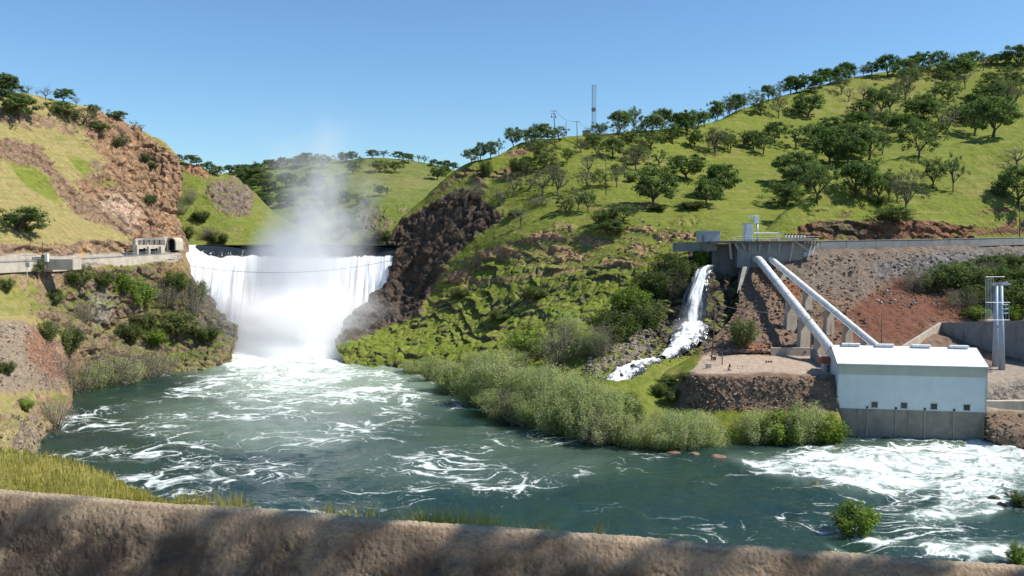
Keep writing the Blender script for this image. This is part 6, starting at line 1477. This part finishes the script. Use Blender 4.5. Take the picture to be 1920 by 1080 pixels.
e = empty("retaining_wall", tuple(at(1800, 640, 268))); tag(e, "dark grey concrete retaining wall with a sloping lit wing behind the yard", "retaining wall")
def quadwall(a, b, ta, tb, th):
    a, b = np.array(a), np.array(b); t = (b - a)[:2]; n = np.array([-t[1], t[0]]) / np.linalg.norm(t) * th
    vs = []
    for p, z0, z1 in ((a, 12.5, ta), (b, 12.5, tb)):
        for z in (z0, z1): vs += [(p[0], p[1], z), (p[0] + n[0], p[1] + n[1], z)]
    return MB().add(vs, [(0, 4, 6, 2), (1, 3, 7, 5), (2, 6, 7, 3), (0, 2, 3, 1), (4, 5, 7, 6), (0, 1, 5, 4)])
c0, c1, c2 = at(1764, 650, 282), at(2060, 650, 236), at(1690, 650, 262)
zt_ = at(1764, 605, 282)[2]; under(quadwall(c0, c1, zt_, at(2060, 605, 236)[2] + 1, 0.8).build("main_wall", M['concrete_grey']), e)
under(quadwall(c2, c0, at(1690, 652, 262)[2], zt_ - 0.05, 0.8).build("wing", M['concrete_pale']), e)  # wing coloured paler than the main wall, painting in its sunlit side
def yz(px, py): 
    g = ground(px, py, ("rubble_slope",)); return g
def ybox(name, mat, x0, y0, x1, y1, Y, depth, label, cat):
    m = MB(); pb(m, x0, y0, x1, y1, Y, depth); return tag(m.build(name, mat, bevel=0.05), label, cat)
ybox("loading_slab", M['concrete_pale'], 1846, 752, 1990, 772, 221.5, 5, "pale concrete slab at the edge of the bank beside the powerhouse", "slab")
ybox("concrete_step", M['concrete_pale'], 1884, 708, 1990, 722, 233.5, 4, "upper pale concrete ledge right of the blue stair", "ledge")
ybox("concrete_step", M['concrete_pale'], 1884, 729, 1990, 751, 228, 4.4, "lower pale concrete ledge right of the blue stair", "ledge")
ybox("ramp_block", M['concrete_pale'], 1846, 719, 1868, 753, 228, 6, "pale concrete block between the powerhouse and the blue stair", "block")
ybox("tower_footing", M['concrete_pale'], 1868, 697, 1890, 712, 237.5, 4, "brown concrete footing under the steel columns", "footing")
e = empty("stair", tuple(at(1876, 752, 224))); tag(e, "blue steel stair descending below the steel columns", "stair")
s0, s1 = at(1873, 706, 233), at(1879, 753, 224.8)
for dx in (-0.9, 0.9):
    under(MB().bar(s0 + [dx, 0, 0], s1 + [dx, 0, 0], 0.12, 0.4).build("stringer", M['blue_stair']), e)
    m = MB(); m.tube([s0 + [dx, 0, 1.0], s1 + [dx, 0, 1.0]], 0.05, 5)
    for t in np.linspace(0, 1, 6): c = s0 + (s1 - s0) * t + [dx, 0, 0]; m.tube([c, c + [0, 0, 1.0]], 0.04, 5)
    under(m.build("handrail", M['galv']), e)
m = MB()
for t in np.linspace(0.02, 0.98, 22):
    c = s0 + (s1 - s0) * t; m.bar(c - [0.9, 0, 0], c + [0.9, 0, 0], 0.42, 0.16)
under(m.build("tread", M['blue_stair']), e)
e = empty("yard_fence", tuple(at(1850, 700, 236))); tag(e, "rusty thin rail fence beside the right end of the powerhouse", "fence")
for x in np.linspace(1847, 1860, 6): under(MB().tube([at(x, 703, 236 - (x - 1847) * 0.1), at(x, 664, 236 - (x - 1847) * 0.1)], 0.07, 5).build("post", M['rust']), e)
m = MB()
for y in (668, 684): m.tube([at(1847, y, 236), at(1860, y, 234.7)], 0.05, 5)
under(m.build("rail", M['rust']), e)

# ------------------------------------------------------------------ tall trees out of view by the road, crowns shaped to dapple the wall
for i, (x, y, h, w) in enumerate(((15.7, 12.7, 28.0, 7.6), (19.9, 11.2, 25.0, 7.2))):
    me_t, me_c = PROTO['R'][i % 3]
    e = empty("oak_tree", (x, y, 44.2), i * 1.3); e.scale = (w, w, h); tag(e, ("taller of the two tall roadside trees shading the concrete wall", "shorter of the two tall roadside trees shading the concrete wall")[i], "tree", "unseen roadside trees shading the wall")
    link("trunk", me_t, e); link("crown", me_c, e)
